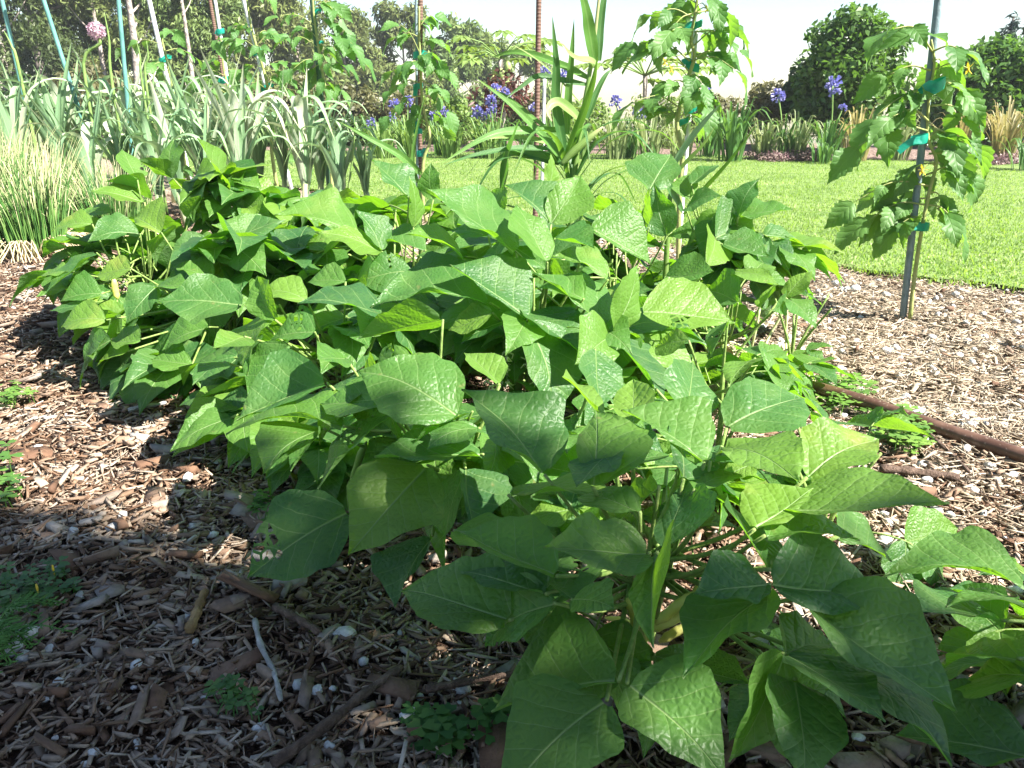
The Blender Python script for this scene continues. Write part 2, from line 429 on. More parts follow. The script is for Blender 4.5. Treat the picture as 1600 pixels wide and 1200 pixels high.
def lawn_mat():
    k = NT("lawn_turf")
    n = k.ss(k.math('ADD', k.math('MULTIPLY', k.noise(26, 5), 0.6), k.math('MULTIPLY', k.noise(2.2, 3), 0.4)), 0.35, 0.65)
    c = k.mix(n, (0.11, 0.18, 0.045), (0.23, 0.31, 0.10))
    return k.surf(c, 0.8, 0.2, k.bump(k.noise(90, 3), 0.9, 0.02))
def strip(name, x0, x1, n, fa, fb, z, mat, m=2, zj=None):
    xs = np.linspace(x0, x1, n); t = np.linspace(0, 1, m)
    A = np.stack([xs, fa(xs)], -1); B = np.stack([xs, fb(xs)], -1)
    P = A[None] * (1 - t[:, None, None]) + B[None] * t[:, None, None]
    V = np.concatenate([P, (terr(P[..., 0], P[..., 1]) + z)[..., None]], -1).reshape(-1, 3)
    i, j = np.meshgrid(np.arange(n - 1), np.arange(m - 1)); a = (j * n + i).ravel()
    F = np.stack([a, a + 1, a + n + 1, a + n], -1)
    return big_mesh(name, V, F, mat, smooth=True)
def wob_edge(x): return edge_y(x) + 0.03 * np.sin(x * 9) + 0.02 * np.sin(x * 23 + 1)
tag(strip("lawn", -8.5, 8.5, 240, wob_edge, lambda x: np.maximum(far_y(x), wob_edge(x) + 0.1), 0.018, lawn_mat(), 14), kind="structure")
def border_mat():
    k = NT("border_mulch")
    n = k.ss(k.noise(30, 6), 0.35, 0.65)
    return k.surf(k.mix(n, (0.10, 0.065, 0.05), (0.33, 0.24, 0.20)), 0.9, 0.2, k.bump(n, 0.8, 0.02))
tag(strip("border_bed", -11, 12, 80, lambda x: far_y(x) + 0.0, lambda x: far_y(x) + 3.6, 0.022, border_mat(), 6), kind="structure")

# wood chips and straw fibres: nobody could count them
def chip_mat(name, stops, rough=0.85):
    k = NT(name)
    lo = k.ss(k.noise(4.5, 4), 0.32, 0.68)
    c = k.ramp(k.math('ADD', k.math('MULTIPLY', k.attr("rnd"), 0.68), k.math('MULTIPLY', lo, 0.34)), stops)
    g = k.ss(k.noise(70, 4), 0.35, 0.7)
    c = k.mix(k.math('MULTIPLY', g, 0.45), c, k.mix(0.55, c, (0.03, 0.02, 0.015)))
    return k.surf(c, rough, 0.25, k.bump(g, 0.5, 0.003))
M['chip'] = chip_mat("wood_chip", [(0, (0.055, 0.030, 0.019)), (0.2, (0.14, 0.080, 0.048)), (0.4, (0.26, 0.172, 0.115)), (0.58, (0.32, 0.24, 0.18)), (0.75, (0.42, 0.335, 0.255)), (0.92, (0.44, 0.385, 0.33)), (1, (0.54, 0.49, 0.43))])
M['chip_pale'] = chip_mat("straw_chip", [(0, (0.16, 0.12, 0.085)), (0.2, (0.31, 0.24, 0.165)), (0.45, (0.45, 0.365, 0.26)), (0.7, (0.53, 0.45, 0.34)), (1, (0.66, 0.60, 0.51))])
def scatter_xy(n, x0, x1, y0, y1, ref, power, ok):
    out = []
    got = 0
    while got < n:
        x = nr.uniform(x0, x1, 40000); y = nr.uniform(y0, y1, 40000)
        d = np.hypot(x, y)
        keep = (nr.random(40000) < np.minimum(1, (ref / d) ** power)) & ok(x, y)
        out.append(np.stack([x[keep], y[keep]], -1)); got += keep.sum()
    return np.concatenate(out)[:n]
def chips(name, P, L0, L1, wr, thick, tilt, zmax, mat):
    n = len(P)
    L = L0 + (L1 - L0) * nr.random(n) ** 2.2; W = L * nr.uniform(wr[0], wr[1], n); T = thick * (0.5 + nr.random(n))
    yaw = nr.uniform(0, 2 * np.pi, n); a = nr.normal(0, tilt, n); b = nr.normal(0, tilt * 1.6, n)
    # eight corners of a splinter with ragged, tapered ends
    sx = np.array([-1, 1, 1, -1, -1, 1, 1, -1]) * 0.5; sy = np.array([-1, -1, 1, 1, -1, -1, 1, 1]) * 0.5; sz = np.array([0, 0, 0, 0, 1, 1, 1, 1.0])
    lx = sx[None] * L[:, None] * nr.uniform(0.62, 1.1, (n, 8)); ly = sy[None] * W[:, None] * nr.uniform(0.35, 1.15, (n, 8)); lz = sz[None] * T[:, None] * nr.uniform(0.7, 1.2, (n, 8))
    z1 = lz + lx * np.sin(a)[:, None] + ly * np.sin(b)[:, None]
    c, s = np.cos(yaw)[:, None], np.sin(yaw)[:, None]
    X = lx * c - ly * s + P[:, 0:1]; Y = lx * s + ly * c + P[:, 1:2]
    base = gz(P[:, 0], P[:, 1]) + nr.uniform(0, zmax, n) + 0.25 * L * np.abs(np.sin(a))
    V = np.stack([X, Y, z1 + base[:, None]], -1).reshape(-1, 3)
    q = np.array([[0, 3, 2, 1], [4, 5, 6, 7], [0, 1, 5, 4], [1, 2, 6, 5], [2, 3, 7, 6], [3, 0, 4, 7]])
    F = (np.arange(n)[:, None, None] * 8 + q[None]).reshape(-1, 4)
    return big_mesh(name, V, F, mat, {"rnd": np.repeat(nr.random(n), 8)})
def qf(x, y): return 0.80 * x + 0.60 * y + 0.22 * np.sin(x * 5 + y * 3)
def on_mulch(x, y): return y < edge_y(x) + 0.04
def left_ok(x, y): return on_mulch(x, y) & (nr.random(len(x)) > np.clip((qf(x, y) - 1.2) / 1.0, 0, 0.8)) & (np.abs(x) < 0.92 * y + 0.8)
def right_ok(x, y): return on_mulch(x, y) & (nr.random(len(x)) < np.clip((qf(x, y) - 1.3) / 0.9, 0, 1)) & (np.abs(x) < 0.92 * y + 0.8)
o = chips("wood_chips", scatter_xy(42000, -4.5, 3.5, 0.55, 8, 1.7, 1.3, left_ok), 0.008, 0.060, (0.12, 0.38), 0.005, 0.22, 0.016, M['chip'])
tag(o, "brown splintered wood chip mulch covering the bed and path", "wood chips", kind="stuff")
o = chips("wood_shavings", scatter_xy(60000, -4.5, 3.5, 0.55, 7, 1.6, 1.4, left_ok), 0.012, 0.06, (0.05, 0.14), 0.003, 0.22, 0.022, M['chip'])
tag(o, "fine dark wood slivers between the larger chips", "wood slivers", kind="stuff")
o = chips("straw_chips", scatter_xy(16000, -2, 4, 0.7, 7, 2.2, 1.2, right_ok), 0.010, 0.06, (0.12, 0.40), 0.005, 0.15, 0.014, M['chip_pale'])
tag(o, "pale bleached chips on the path by the lawn", "pale chips", kind="stuff")
o = chips("straw_fibres", scatter_xy(42000, -1.5, 4, 0.7, 6, 2.2, 1.2, right_ok), 0.02, 0.10, (0.02, 0.06), 0.002, 0.2, 0.022, M['chip_pale'])
tag(o, "dry straw fibres strewn over the pale path", "straw", kind="stuff")

M['bark_chip'] = chip_mat("bark_chip", [(0, (0.07, 0.038, 0.024)), (0.3, (0.17, 0.095, 0.06)), (0.55, (0.24, 0.17, 0.125)), (0.8, (0.30, 0.265, 0.235)), (1, (0.42, 0.39, 0.36))])
o = chips("bark_chunks", scatter_xy(900, -3.5, 2.0, 0.55, 6, 1.5, 1.5, left_ok), 0.035, 0.12, (0.22, 0.50), 0.012, 0.16, 0.02, M['bark_chip'])
tag(o, "larger weathered bark chunks lying among the wood chips", "bark chunks", kind="stuff")

def ico(sub=1):
    import bmesh
    bm = bmesh.new(); bmesh.ops.create_icosphere(bm, subdivisions=sub, radius=1)
    v = np.array([x.co[:] for x in bm.verts]); f = np.array([[y.index for y in x.verts] for x in bm.faces]); bm.free(); return v, f
IV1, IF1 = ico(1); IV2, IF2 = ico(2)
def stone_mat():
    k = NT("white_stone")
    n = k.ss(k.noise(60, 5), 0.3, 0.7)
    c = k.mix(n, (0.42, 0.41, 0.39), (0.66, 0.66, 0.65))
    c = k.mix(k.math('MULTIPLY', k.ss(k.noise(160, 2), 0.55, 0.7), 0.5), c, (0.25, 0.23, 0.21))
    return k.surf(c, 0.8, 0.3, k.bump(n, 0.6, 0.004))
M['stone'] = stone_mat()
def stones(name, P, r0, r1, mat):
    n = len(P); rr = r0 + (r1 - r0) * nr.random(n) ** 2
    sc = rr[:, None] * nr.uniform(0.6, 1.25, (n, 3)); sc[:, 2] *= 0.7
    V = IV1[None] * (1 + nr.normal(0, 0.13, (n, len(IV1), 1))) * sc[:, None]
    yaw = nr.uniform(0, 6.28, n); c, s = np.cos(yaw)[:, None], np.sin(yaw)[:, None]
    X = V[..., 0] * c - V[..., 1] * s + P[:, 0:1]; Y = V[..., 0] * s + V[..., 1] * c + P[:, 1:2]
    Z = V[..., 2] + (gz(P[:, 0], P[:, 1]) + 0.012 + 0.3 * rr)[:, None]
    F = (np.arange(n)[:, None, None] * len(IV1) + IF1[None]).reshape(-1, 3)
    return big_mesh(name, np.stack([X, Y, Z], -1).reshape(-1, 3), F, mat, smooth=False)
o = stones("gravel", np.concatenate([scatter_xy(420, -3.5, 1, 0.6, 5, 1.5, 1.6, left_ok), scatter_xy(1500, -1, 3.6, 0.7, 6, 2.0, 1.3, right_ok)]), 0.005, 0.019, M['stone'])
tag(o, "small white gravel mixed into the mulch", "gravel", kind="stuff")

# lawn grass
def grass_mat():
    k = NT("grass_blade")
    pt = k.ss(k.noise(1.1, 4), 0.30, 0.70)
    c = k.ramp(k.math('ADD', k.math('MULTIPLY', k.attr("rnd"), 0.72), k.math('MULTIPLY', pt, 0.30)), [(0, (0.075, 0.15, 0.03)), (0.5, (0.15, 0.25, 0.055)), (0.8, (0.24, 0.33, 0.10)), (1, (0.55, 0.54, 0.32))])
    return k.surf(c, 0.5, 0.35, None, (0.36, 0.56, 0.06), 0.42)
M['grass'] = grass_mat()
def blades(name, P, Z, h0, h1, w, lean, mat, parent=None):
    n = len(P); H = nr.uniform(h0, h1, n); a = nr.uniform(0, 6.283, n); l = H * nr.uniform(0.1, lean, n)
    wd = w * nr.uniform(0.6, 1.4, n); b = a + nr.uniform(0.6, 2.4, n)
    dx, dy = np.cos(b) * wd, np.sin(b) * wd
    ax, ay = np.cos(a) * l, np.sin(a) * l
    V = np.stack([np.stack([P[:, 0] - dx, P[:, 1] - dy, Z], -1), np.stack([P[:, 0] + dx, P[:, 1] + dy, Z], -1),
                  np.stack([P[:, 0] + ax * .4 + dx * .7, P[:, 1] + ay * .4 + dy * .7, Z + H * .62], -1), np.stack([P[:, 0] + ax * .4 - dx * .7, P[:, 1] + ay * .4 - dy * .7, Z + H * .62], -1),
                  np.stack([P[:, 0] + ax, P[:, 1] + ay, Z + H * (1 - 0.25 * l / H)], -1)], 1).reshape(-1, 3)
    i = np.arange(n)[:, None] * 5
    F = np.concatenate([i + np.array([[0, 1, 2]]), i + np.array([[0, 2, 3]]), i + np.array([[3, 2, 4]])])
    return big_mesh(name, V, F, mat, {"rnd": np.repeat(nr.random(n), 5)}, parent)
def lawn_ok(x, y):
    return (y > wob_edge(x) - 0.03 + nr.normal(0, 0.09, len(x))) & (y < far_y(x) + 0.1) & (np.abs(x) < 0.72 * y + 0.4)
GP = scatter_xy(150000, -7, 6, 2.4, 13.8, 4.2, 1.5, lawn_ok)
o = blades("grass", GP, np.full(len(GP), 0.012), 0.010, 0.034, 0.0034, 1.3, M['grass'])
tag(o, "short sunlit green grass of the lawn", "grass", kind="stuff")
# ------------------------------------------------------------------ bush beans
def leaf_prof(t, tm):
    if t < tm: return math.sin(math.pi / 2 * t / tm) ** 0.62
    q = (t - tm) / (1 - tm)
    return max(0.0, (1 - q) ** 1.32 * (1 + 1.25 * q))
def leaflet_mesh(mb, P0, P1, n, ha, hb, tm=0.3, droop=0.1, fold=0.15, wave=0.02, nt=18, seed=0):
    """bean leaflet from base P0 to tip P1, upper side n; half widths ha (to d x n) and hb"""
    P0, P1 = Vector(P0), Vector(P1); d = P1 - P0; L = d.length; d.normalize()
    n = (Vector(n) - d * d.dot(Vector(n))).normalized(); s = d.cross(n)
    r = random.Random(seed); p1, p2, p3 = r.uniform(0, 6), r.uniform(0, 6), r.uniform(0, 6)
    side = r.uniform(-0.05, 0.05)
    vs, uvs, fs = [], [], []
    S = (-1, -0.8, -0.6, -0.4, -0.2, 0, 0.2, 0.4, 0.6, 0.8, 1); m = len(S)
    for i in range(nt + 1):
        t = i / nt; tt = t ** 1.25 if t < 0.5 else t
        tt = t
        w = leaf_prof(max(tt, 0.012), tm)
        z = droop * L * (1 - (2 * tt - 0.9) ** 2) - droop * L * 0.19
        for q in S:
            hw = ha if q > 0 else hb
            x = q * w * hw * (1 + (0.05 * math.sin(tt * 13 + p3 + q * 2) + 0.035 * math.sin(tt * 29 + p1)) * q * q)
            back = 0.07 * L * max(0, 1 - tt / 0.25) * (abs(q) ** 1.5) * (w)         # lobes reach back past the stalk
            edge = abs(q) ** 2
            zz = z + fold * abs(x) - fold * 0.25 * hw * w + wave * L * edge * (math.sin(tt * 9 + p1 + q) + 0.6 * math.sin(tt * 17 + p2)) * min(1, 3 * (1 - tt))
            zz += 0.010 * L * math.sin(tt * 6 + q * 4 + p3)
            vs.append(P0 + d * (tt * L - back) + s * (x + side * L * math.sin(tt * 3.1)) + n * zz)
            uvs.append((tt, 0.5 + 0.5 * q * w))
    for i in range(nt):
        for j in range(m - 1):
            a = i * m + j
            fs.append((a, a + 1, a + m + 1, a + m))
    mb.add(vs, fs, uvs)

# plants: stem foot x, y, height, spread, label
BEANS = [
    (0.22, 1.08, .41, .37, "front bush bean plant in the shade with pale yellow pods showing at its middle"),
    (-0.14, 1.53, .43, .38, "bush bean plant with a large dark leaf and hanging green pod beside the brown chips"),
    (0.48, 1.72, .40, .40, "bush bean plant with broad sunlit leaves reaching towards the brown pipe"),
    (0.06, 2.16, .56, .46, "tall bush bean plant with white withered flowers at its open centre"),
    (-0.45, 2.02, .44, .42, "bush bean plant with half shaded leaves over the left edge of the bed"),
    (-0.35, 2.62, .54, .46, "bush bean plant with an insect eaten leaf in the middle of the row"),
    (-0.95, 2.62, .48, .44, "bush bean plant with a pale wrinkled leaf facing outwards"),
    (-1.35, 2.92, .47, .44, "bush bean plant nearest the onion clumps, small leaves low over the chips"),
    (-1.08, 3.30, .60, .44, "bush bean plant with upright leaves in front of the leeks"),
    (0.36, 2.75, .55, .45, "bush bean plant growing round the foot of the corn"),
    (0.78, 2.92, .56, .40, "bush bean plant with large dark leaves against the lawn"),
    (0.64, 2.36, .40, .36, "bush bean plant with one broad pale leaf over cut dry stems"),
    (0.92, 1.00, .30, .34, "low bush bean plant at the right edge with long drooping leaves"),
    (0.64, 1.46, .30, .30, "small bush bean plant with very pale leaves above the white stones"),
    (-0.02, 2.98, .56, .42, "bush bean plant with pointed upright leaves in front of the stakes"),
    (0.95, 2.60, .34, .20, "spindly young bean plant with small bright leaves on bare mulch"),
    (-0.64, 3.02, .50, .42, "bush bean plant in the middle of the row, just in front of the short leek"),
    (0.10, 1.62, .36, .34, "bush bean plant between the dark front plant and the open flowering one"),
]
NBX = [Vector((b[0], b[1], 0)) for b in BEANS]
def dome_hit(x, y):
    r = ray(x, y); best = None; g = 1.0
    while g < 2.6:
        for i, (X, Y, H, S, _) in enumerate(BEANS):
            k = Vector((1 / (S * g), 1 / (S * g), 1 / (H * g)))
            o = Vector(((0 - X) * k.x, (0 - Y) * k.y, CAM_H * k.z)); d = Vector((r.x * k.x, r.y * k.y, r.z * k.z))
            A, B, C = d.dot(d), 2 * o.dot(d), o.dot(o) - 1
            D = B * B - 4 * A * C
            if D < 0: continue
            t = (-B - math.sqrt(D)) / (2 * A)
            p = CAMP + r * t
            if t > 0 and p.z > 0.015 and (best is None or t < best[0]): best = (t, i, p)
        if best: return best[1], best[2]
        g += 0.08
    return 0, gp(x, y, 0.2)
HEMI = []
for i in range(420):
    z = 1 - (i + 0.5) / 420 * 0.98; a = i * 2.399963
    q = math.sqrt(1 - z * z); HEMI.append(Vector((q * math.cos(a), q * math.sin(a), z)))
def plane_pt(x, y, p0, n):
    r = ray(x, y); dn = r.dot(n)
    if abs(dn) < 0.03: return None
    t = n.dot(p0 - CAMP) / dn
    return CAMP + r * t if 0.15 < t < 8 else None
def fit_leaflet(b, t, a, c, p0, outward, fl):
    best = None
    want = 0.205 if p0.y < 1.35 else 0.185
    n0 = (Vector((0, 0, 1)) * 0.9 + outward * 0.5).normalized()
    vd = (p0 - CAMP).normalized()
    for n in HEMI:
        if abs(n.dot(vd)) < 0.10: continue
        if 'f' in fl and n.dot(vd) > -0.15: continue
        if 'u' in fl and n.dot(vd) < 0.10: continue
        q = [plane_pt(*z, p0, n) for z in (t, a, c)]
        if None in q: continue
        d = q[0] - p0; L = d.length
        if L < 0.03 or L > 0.6: continue
        du = d / L; s = du.cross(n)
        xa, xb = (q[1] - p0).dot(s), (q[2] - p0).dot(s)
        if xa * xb >= 0 and min(abs(xa), abs(xb)) > 0.25 * max(abs(xa), abs(xb)): cost0 = 2.0
        else: cost0 = 0
        W = abs(xa - xb); ta, tb = (q[1] - p0).dot(du) / L, (q[2] - p0).dot(du) / L
        zt = q[0].z
        cost = cost0 + 1.6 * math.log(max(W, 0.004) / (0.80 * L)) ** 2 + 0.9 * math.log(L / want) ** 2 + 0.5 * (ta - tb) ** 2 + 0.55 * (1 - n.dot(n0))
        cost += 0.25 * max(0, n.dot(vd) + 0.0)
        if zt < 0.02: cost += 30 * (0.02 - zt)
        if zt > p0.z + 0.10: cost += 2.0 * (zt - p0.z - 0.10)
        sd = n.dot(SUN_DIR)
        if 'l' in fl: cost += 0.8 * max(0, 0.6 - sd)
        if 's' in fl: cost += 0.8 * max(0, sd - 0.25)
        if best is None or cost < best[0]: best = (cost, n, q[0], xa, xb, ta, tb)
    return best

# photo outlines of the leaflets one can tell apart: stalk end, tip, the two widest points
LEAVES = """
1015,864 850,853 940,815 977,912
1027,863 1012,1007 1002,947 1092,880
894,937 787,874 913,877 853,918
866,942 754,1010 803,921 844,1000
901,937 958,950 942,910 917,969
796,969 625,918 758,884 720,1010
853,928 711,888 803,847 790,925
967,1064 766,1110 904,972 875,1083
948,1094 777,1263 840,1067 983,1172
980,1067 1138,1222 1059,1015 990,1155
1203,923 1065,1055 1106,935 1207,985
1203,913 1085,925 1145,866 1130,950 l
1211,913 1372,924 1280,836 1252,959
1255,935 1497,1111 1398,940 1328,1038
1282,1027 1493,1189 1404,1054 1334,1099
1227,1022 1385,1124 1322,1048 1271,1089
1227,1018 1300,1005 1258,966 1290,1030
1219,1021 1141,1192 1152,1042 1241,1070
1242,1061 1258,1240 1303,1110 1180,1110
1607,915 1380,894 1493,841 1543,893
1566,969 1432,955 1461,932 1480,959
1622,956 1480,942 1543,931 1569,953
1591,1029 1470,1038 1543,1019 1527,1048
1607,1054 1497,1072 1559,1046 1581,1114
1622,1184 1400,1145 1515,1094 1527,1200
1135,669 1260,618 1173,599 1227,691 l
1261,746 1375,683 1300,664 1345,752 l
1110,721 1255,710 1179,704 1195,727
1128,697 1249,748 1227,692 1180,755 s
1085,765 1157,738 1128,730 1132,767
1179,827 1271,762 1185,748 1233,814 l
1223,800 1483,783 1350,738 1296,805
1195,837 1345,840 1277,803 1258,852 l
1310,838 1396,875 1356,826 1353,862 s
1204,890 1114,767 1141,852 1185,840
851,742 722,605 864,665 760,705 l
927,762 930,636 899,713 1019,707 l
824,499 864,657 798,548 901,537 l
1101,723 972,637 1054,629 1040,690 s
1068,749 1041,651 1044,720 1103,690 l
1070,647 1085,563 1033,599 1114,637 l
990,665 990,591 960,624 1025,618 l
937,647 885,588 899,624 921,618
956,525 1038,626 1022,555 994,567 s
930,545 940,637 972,588 908,615
951,521 902,568 908,495 943,578
794,773 976,781 908,761 877,773
1038,856 1076,745 1029,824 1119,818
717,650 559,575 694,567 629,678 l
738,643 621,713 682,656 708,672
749,669 667,697 714,664 714,704 l
511,598 369,656 445,564 477,631
537,666 352,670 470,636 477,666 l
613,624 500,631 556,599 553,659
505,669 410,738 423,666 483,697
508,667 453,735 470,697 492,697
613,648 494,762 565,678 553,705
668,727 543,865 568,735 679,824
546,799 383,900 445,775 518,890 e
727,731 690,897 681,773 727,780
730,731 742,830 724,775 797,754 l
676,837 615,947 590,860 654,884
708,829 841,846 755,811 736,865 y
755,710 585,712 660,690 670,735
766,473 579,473 684,424 677,473 l
817,495 703,412 817,404 760,454 l
645,424 558,440 600,400 600,464 lh
598,494 466,468 547,456 554,495 l
692,499 557,527 652,480 658,529
807,397 665,294 757,318 750,366 l
855,410 807,318 782,347 851,359 l
861,351 788,285 862,290 820,321 s
864,351 908,272 869,283 926,324 l
867,372 929,386 905,358 889,380 s
920,356 1020,412 985,304 947,381 l
950,437 864,397 908,380 890,412
953,518 836,423 940,440 912,470 s
951,524 998,415 957,445 998,470
1001,488 1149,503 1058,442 1080,524 l
1153,473 1100,454 1134,423 1128,486 s
1147,423 1217,443 1185,426 1172,450 s
1039,432 1115,423 1077,399 1087,445
1118,372 1103,418 1095,347 1134,404
1118,370 1175,359 1118,315 1144,381
1128,381 1201,400 1172,362 1153,397
1153,340 1186,277 1145,299 1179,321 s
1155,342 1239,326 1194,312 1194,339
1014,299 1049,239 977,261 1061,277
1042,369 1023,285 1014,359 1066,347 s
1014,356 1014,291 1006,328 1020,328 s
1077,312 1084,269 1050,283 1092,296
1080,288 1123,256 1096,264 1112,279 l
1071,324 1126,304 1096,304 1090,337
1229,465 1269,421 1232,442 1258,461 s
1232,470 1277,513 1255,469 1231,495 s
1228,466 1209,486 1210,461 1226,486 s
1187,480 1212,443 1190,464 1205,473 s
1137,502 1109,556 1118,515 1134,530 s
1076,532 1022,540 1049,519 1052,557 s
382,476 247,470 320,436 327,513 l
436,476 384,586 384,519 417,526
431,393 331,350 399,346 369,384 l
219,365 136,376 181,342 192,380 l
252,363 209,337 262,320 226,361 l
253,364 241,414 282,367 237,380 s
297,342 312,303 292,320 318,327 s
309,335 369,335 335,301 350,346 l
271,279 215,249 249,249 237,271 s
267,279 309,299 290,281 279,301 s
237,312 166,281 211,277 207,305 s
226,316 142,297 189,294 181,322 l
361,301 309,215 335,237 327,264
301,281 341,282 320,256 320,292 l
275,271 271,215 254,241 292,241 l
215,281 191,232 187,264 226,260 l
365,309 425,346 402,297 380,342 s
365,307 327,286 348,280 342,300 s
144,350 78,359 117,337 114,361 l
174,331 117,344 148,326 144,346
110,425 50,438 84,423 80,434
151,395 69,459 114,414 121,425
159,459 93,470 121,436 125,476
136,474 78,485 110,473 114,487 l
166,500 93,509 132,481 140,524 l
174,530 129,576 144,526 166,545 s
200,549 149,571 174,545 185,561 s
221,530 172,534 204,511 200,545
245,447 196,504 211,444 241,485 l
240,448 297,447 271,437 268,458 l
327,511 252,547 290,500 290,540
382,526 333,543 354,519 369,556 l
597,393 556,327 586,322 567,365 l
560,369 429,333 519,307 515,361 l
590,395 498,361 537,361 549,406
459,402 481,350 434,376 496,372
492,519 419,532 474,491 470,536 l
380,412 282,384 335,386 330,400
541,560 496,560 511,538 522,575 l
451,537 387,624 400,560 430,590
646,356 642,275 631,312 654,312 l
677,312 673,253 656,280 693,296 s
665,391 578,375 633,359 627,385 s
725,405 636,362 677,372 687,391 l
763,369 703,359 734,348 741,380 l
785,334 768,296 770,315 807,312 s
775,407 782,375 761,397 791,394 s
858,291 862,239 848,277 868,270 l
639,309 582,248 627,261 598,283 l
770,489 700,515 735,478 745,517
912,467 836,448 880,438 874,470 s
330,440 270,415 310,408 300,440 l
480,470 400,455 440,440 440,480 l
690,590 620,560 660,555 650,600
780,600 725,550 770,560 740,590 l
640,560 570,600 600,560 610,600
300,570 235,560 270,550 270,590
350,565 300,600 320,570 345,590
430,500 400,430 395,470 440,450
540,440 480,440 510,420 510,455 l
205,420 150,430 180,405 185,440
1180,560 1140,600 1150,570 1180,590 s
870,900 720,830 800,815 800,890 y
1000,800 900,770 950,765 950,815 s
960,700 900,760 905,715 950,750
1030,760 965,800 985,765 1010,800 s
"""
def world_tube(name, pts, rad, mat, parent, n=6):
    mb = MB(); tube(mb, pts, rad, n); return mb.build(name, mat, parent)
bean_obj = []
for i, (X, Y, H, S, lab) in enumerate(BEANS):
    bean_obj.append(thing("bean_plant", (X, Y, gz(X, Y) + 0.01), lab, "bean plant", "bush beans planted along the bed"))
leaf_count = [0] * len(BEANS)
nodes = []
for ln in LEAVES.strip().splitlines():
    w = ln.split(); P = [tuple(float(v) for v in q.split(',')) for q in w[:4]]; fl = w[4] if len(w) > 4 else ''
    hit = None
    for nd in nodes:
        if math.hypot(nd['px'][0] - P[0][0], nd['px'][1] - P[0][1]) < 9: hit = nd
    if hit is None:
        i, p = dome_hit(*P[0]); hit = dict(px=P[0], i=i, p=p, ls=[]); nodes.append(hit)
    hit['ls'].append((P, fl))
lseed = 0
authored_pts = []
for nd in nodes:
    i, p = nd['i'], nd['p']; X, Y, H, S, _ = BEANS[i]
    out = Vector((p.x - X, p.y - Y, 0)); out = out.normalized() if out.length > 0.01 else Vector((0, -1, 0))
    c0 = Vector((X + rng.uniform(-.03, .03), Y + rng.uniform(-.03, .03), H * rng.uniform(0.30, 0.5)))
    mid = (p + c0) * 0.5 + Vector((0, 0, -0.01)) + out * 0.02
    pt = smooth_pts([c0, mid, p], 4)
    leaf = world_tube("leaf", pt, [0.0042 - 0.0016 * q / (len(pt) - 1) for q in range(len(pt))], M['stem'], bean_obj[i], 6)
    for (P, fl) in nd['ls']:
        f = fit_leaflet(*P, p, out, fl)
        if f is None: print("no fit", P); continue
        _, n, q1, xa, xb, ta, tb = f
        base = p + (q1 - p) * 0.03
        lseed += 1
        ha, hb = (xa, -xb) if xa > xb else (xb, -xa)
        ha, hb = max(ha, 0.012), max(hb, 0.012)
        L = (q1 - base).length
        ha = min(ha, 0.62 * L); hb = min(hb, 0.62 * L)
        m = MB(); r2 = random.Random(lseed)
        leaflet_mesh(m, base, q1, n, ha, hb, min(max((ta + tb) * 0.5, 0.24), 0.46), r2.uniform(0.02, 0.13), r2.uniform(0.03, 0.42), r2.uniform(0.012, 0.040), 22, lseed)
        o = m.build("leaflet", M['bean_holes'] if 'h' in fl else M['bean_holes2'] if 'e' in fl else M['bean_young'] if 'y' in fl else M['bean_nib'] if lseed % 19 == 3 else M['bean'], leaf)
        authored_pts.append((base + q1) * 0.5)
    leaf_count[i] += 1

# ordinary leaves of three leaflets fill each plant below the ones drawn above
protos = []
for v in range(11):
    r2 = random.Random(100 + v); parts = []
    L = 0.155 * r2.uniform(0.85, 1.1); spread = r2.uniform(0.9, 1.25)
    for k in range(3):
        az = (0, spread, -spread)[k] + r2.uniform(-.15, .15); pit = r2.uniform(-0.5, -0.05) if k == 0 else r2.uniform(-0.55, 0.1)
        d = Vector((math.sin(az) * math.cos(pit), math.cos(az) * math.cos(pit), math.sin(pit)))
        st = Vector((0, 0.035, 0)) if k == 0 else Vector((0, 0.002, 0))
        nn = Vector((r2.uniform(-.35, .35), r2.uniform(-.2, .2), 1))
        m = MB(); l2 = L * r2.uniform(0.85, 1.1); hw = l2 * r2.uniform(0.34, 0.42)
        leaflet_mesh(m, st, st + d * l2, nn, hw * (1.12 if k == 1 else 0.95), hw * (1.12 if k == 2 else 0.95), r2.uniform(0.27, 0.36), r2.uniform(0.04, 0.18), r2.uniform(0.05, 0.5), r2.uniform(0.014, 0.042), 14, 500 + v * 3 + k)
        parts.append(m)
    pm = MB(); tube(pm, smooth_pts([(0, -0.12, -0.11), (0, -0.055, -0.035), (0, 0, 0), (0, 0.035, 0)], 3), 0.0028, 5)
    protos.append((pm, parts))
proto_me = []
for pm, parts in protos:
    a = pm.build("leaf", M['stem']); bs = [q.build("leaflet", M['bean']) for q in parts]
    proto_me.append((a.data, [b.data for b in bs]))
    for b in bs + [a]: bpy.data.objects.remove(b)
def add_leaf(i, loc, az, tilt, scale, roll=0.0, young=False):
    pe, ls = proto_me[rng.randrange(len(proto_me))]
    o = bpy.data.objects.new("leaf", pe); COL.objects.link(o); o.parent = bean_obj[i]
    o.location = Vector(loc) - Vector(bean_obj[i].location)
    o.rotation_mode = 'XYZ'
    o.rotation_euler = (tilt, roll, az); o.scale = (scale,) * 3
    for l in ls:
        c = bpy.data.objects.new("leaflet", l); COL.objects.link(c); c.parent = o
FILL = [22, 26, 32, 44, 38, 50, 58, 56, 78, 46, 42, 18, 13, 4, 42, 3, 44, 30]
BIG = [.66, .88, .74, 1.1, 1.1, 1.2, 1.3, 1.05, 1.3, 1.2, 1.15, .8, .75, .7, 1.25, .5, 1.25, .85]
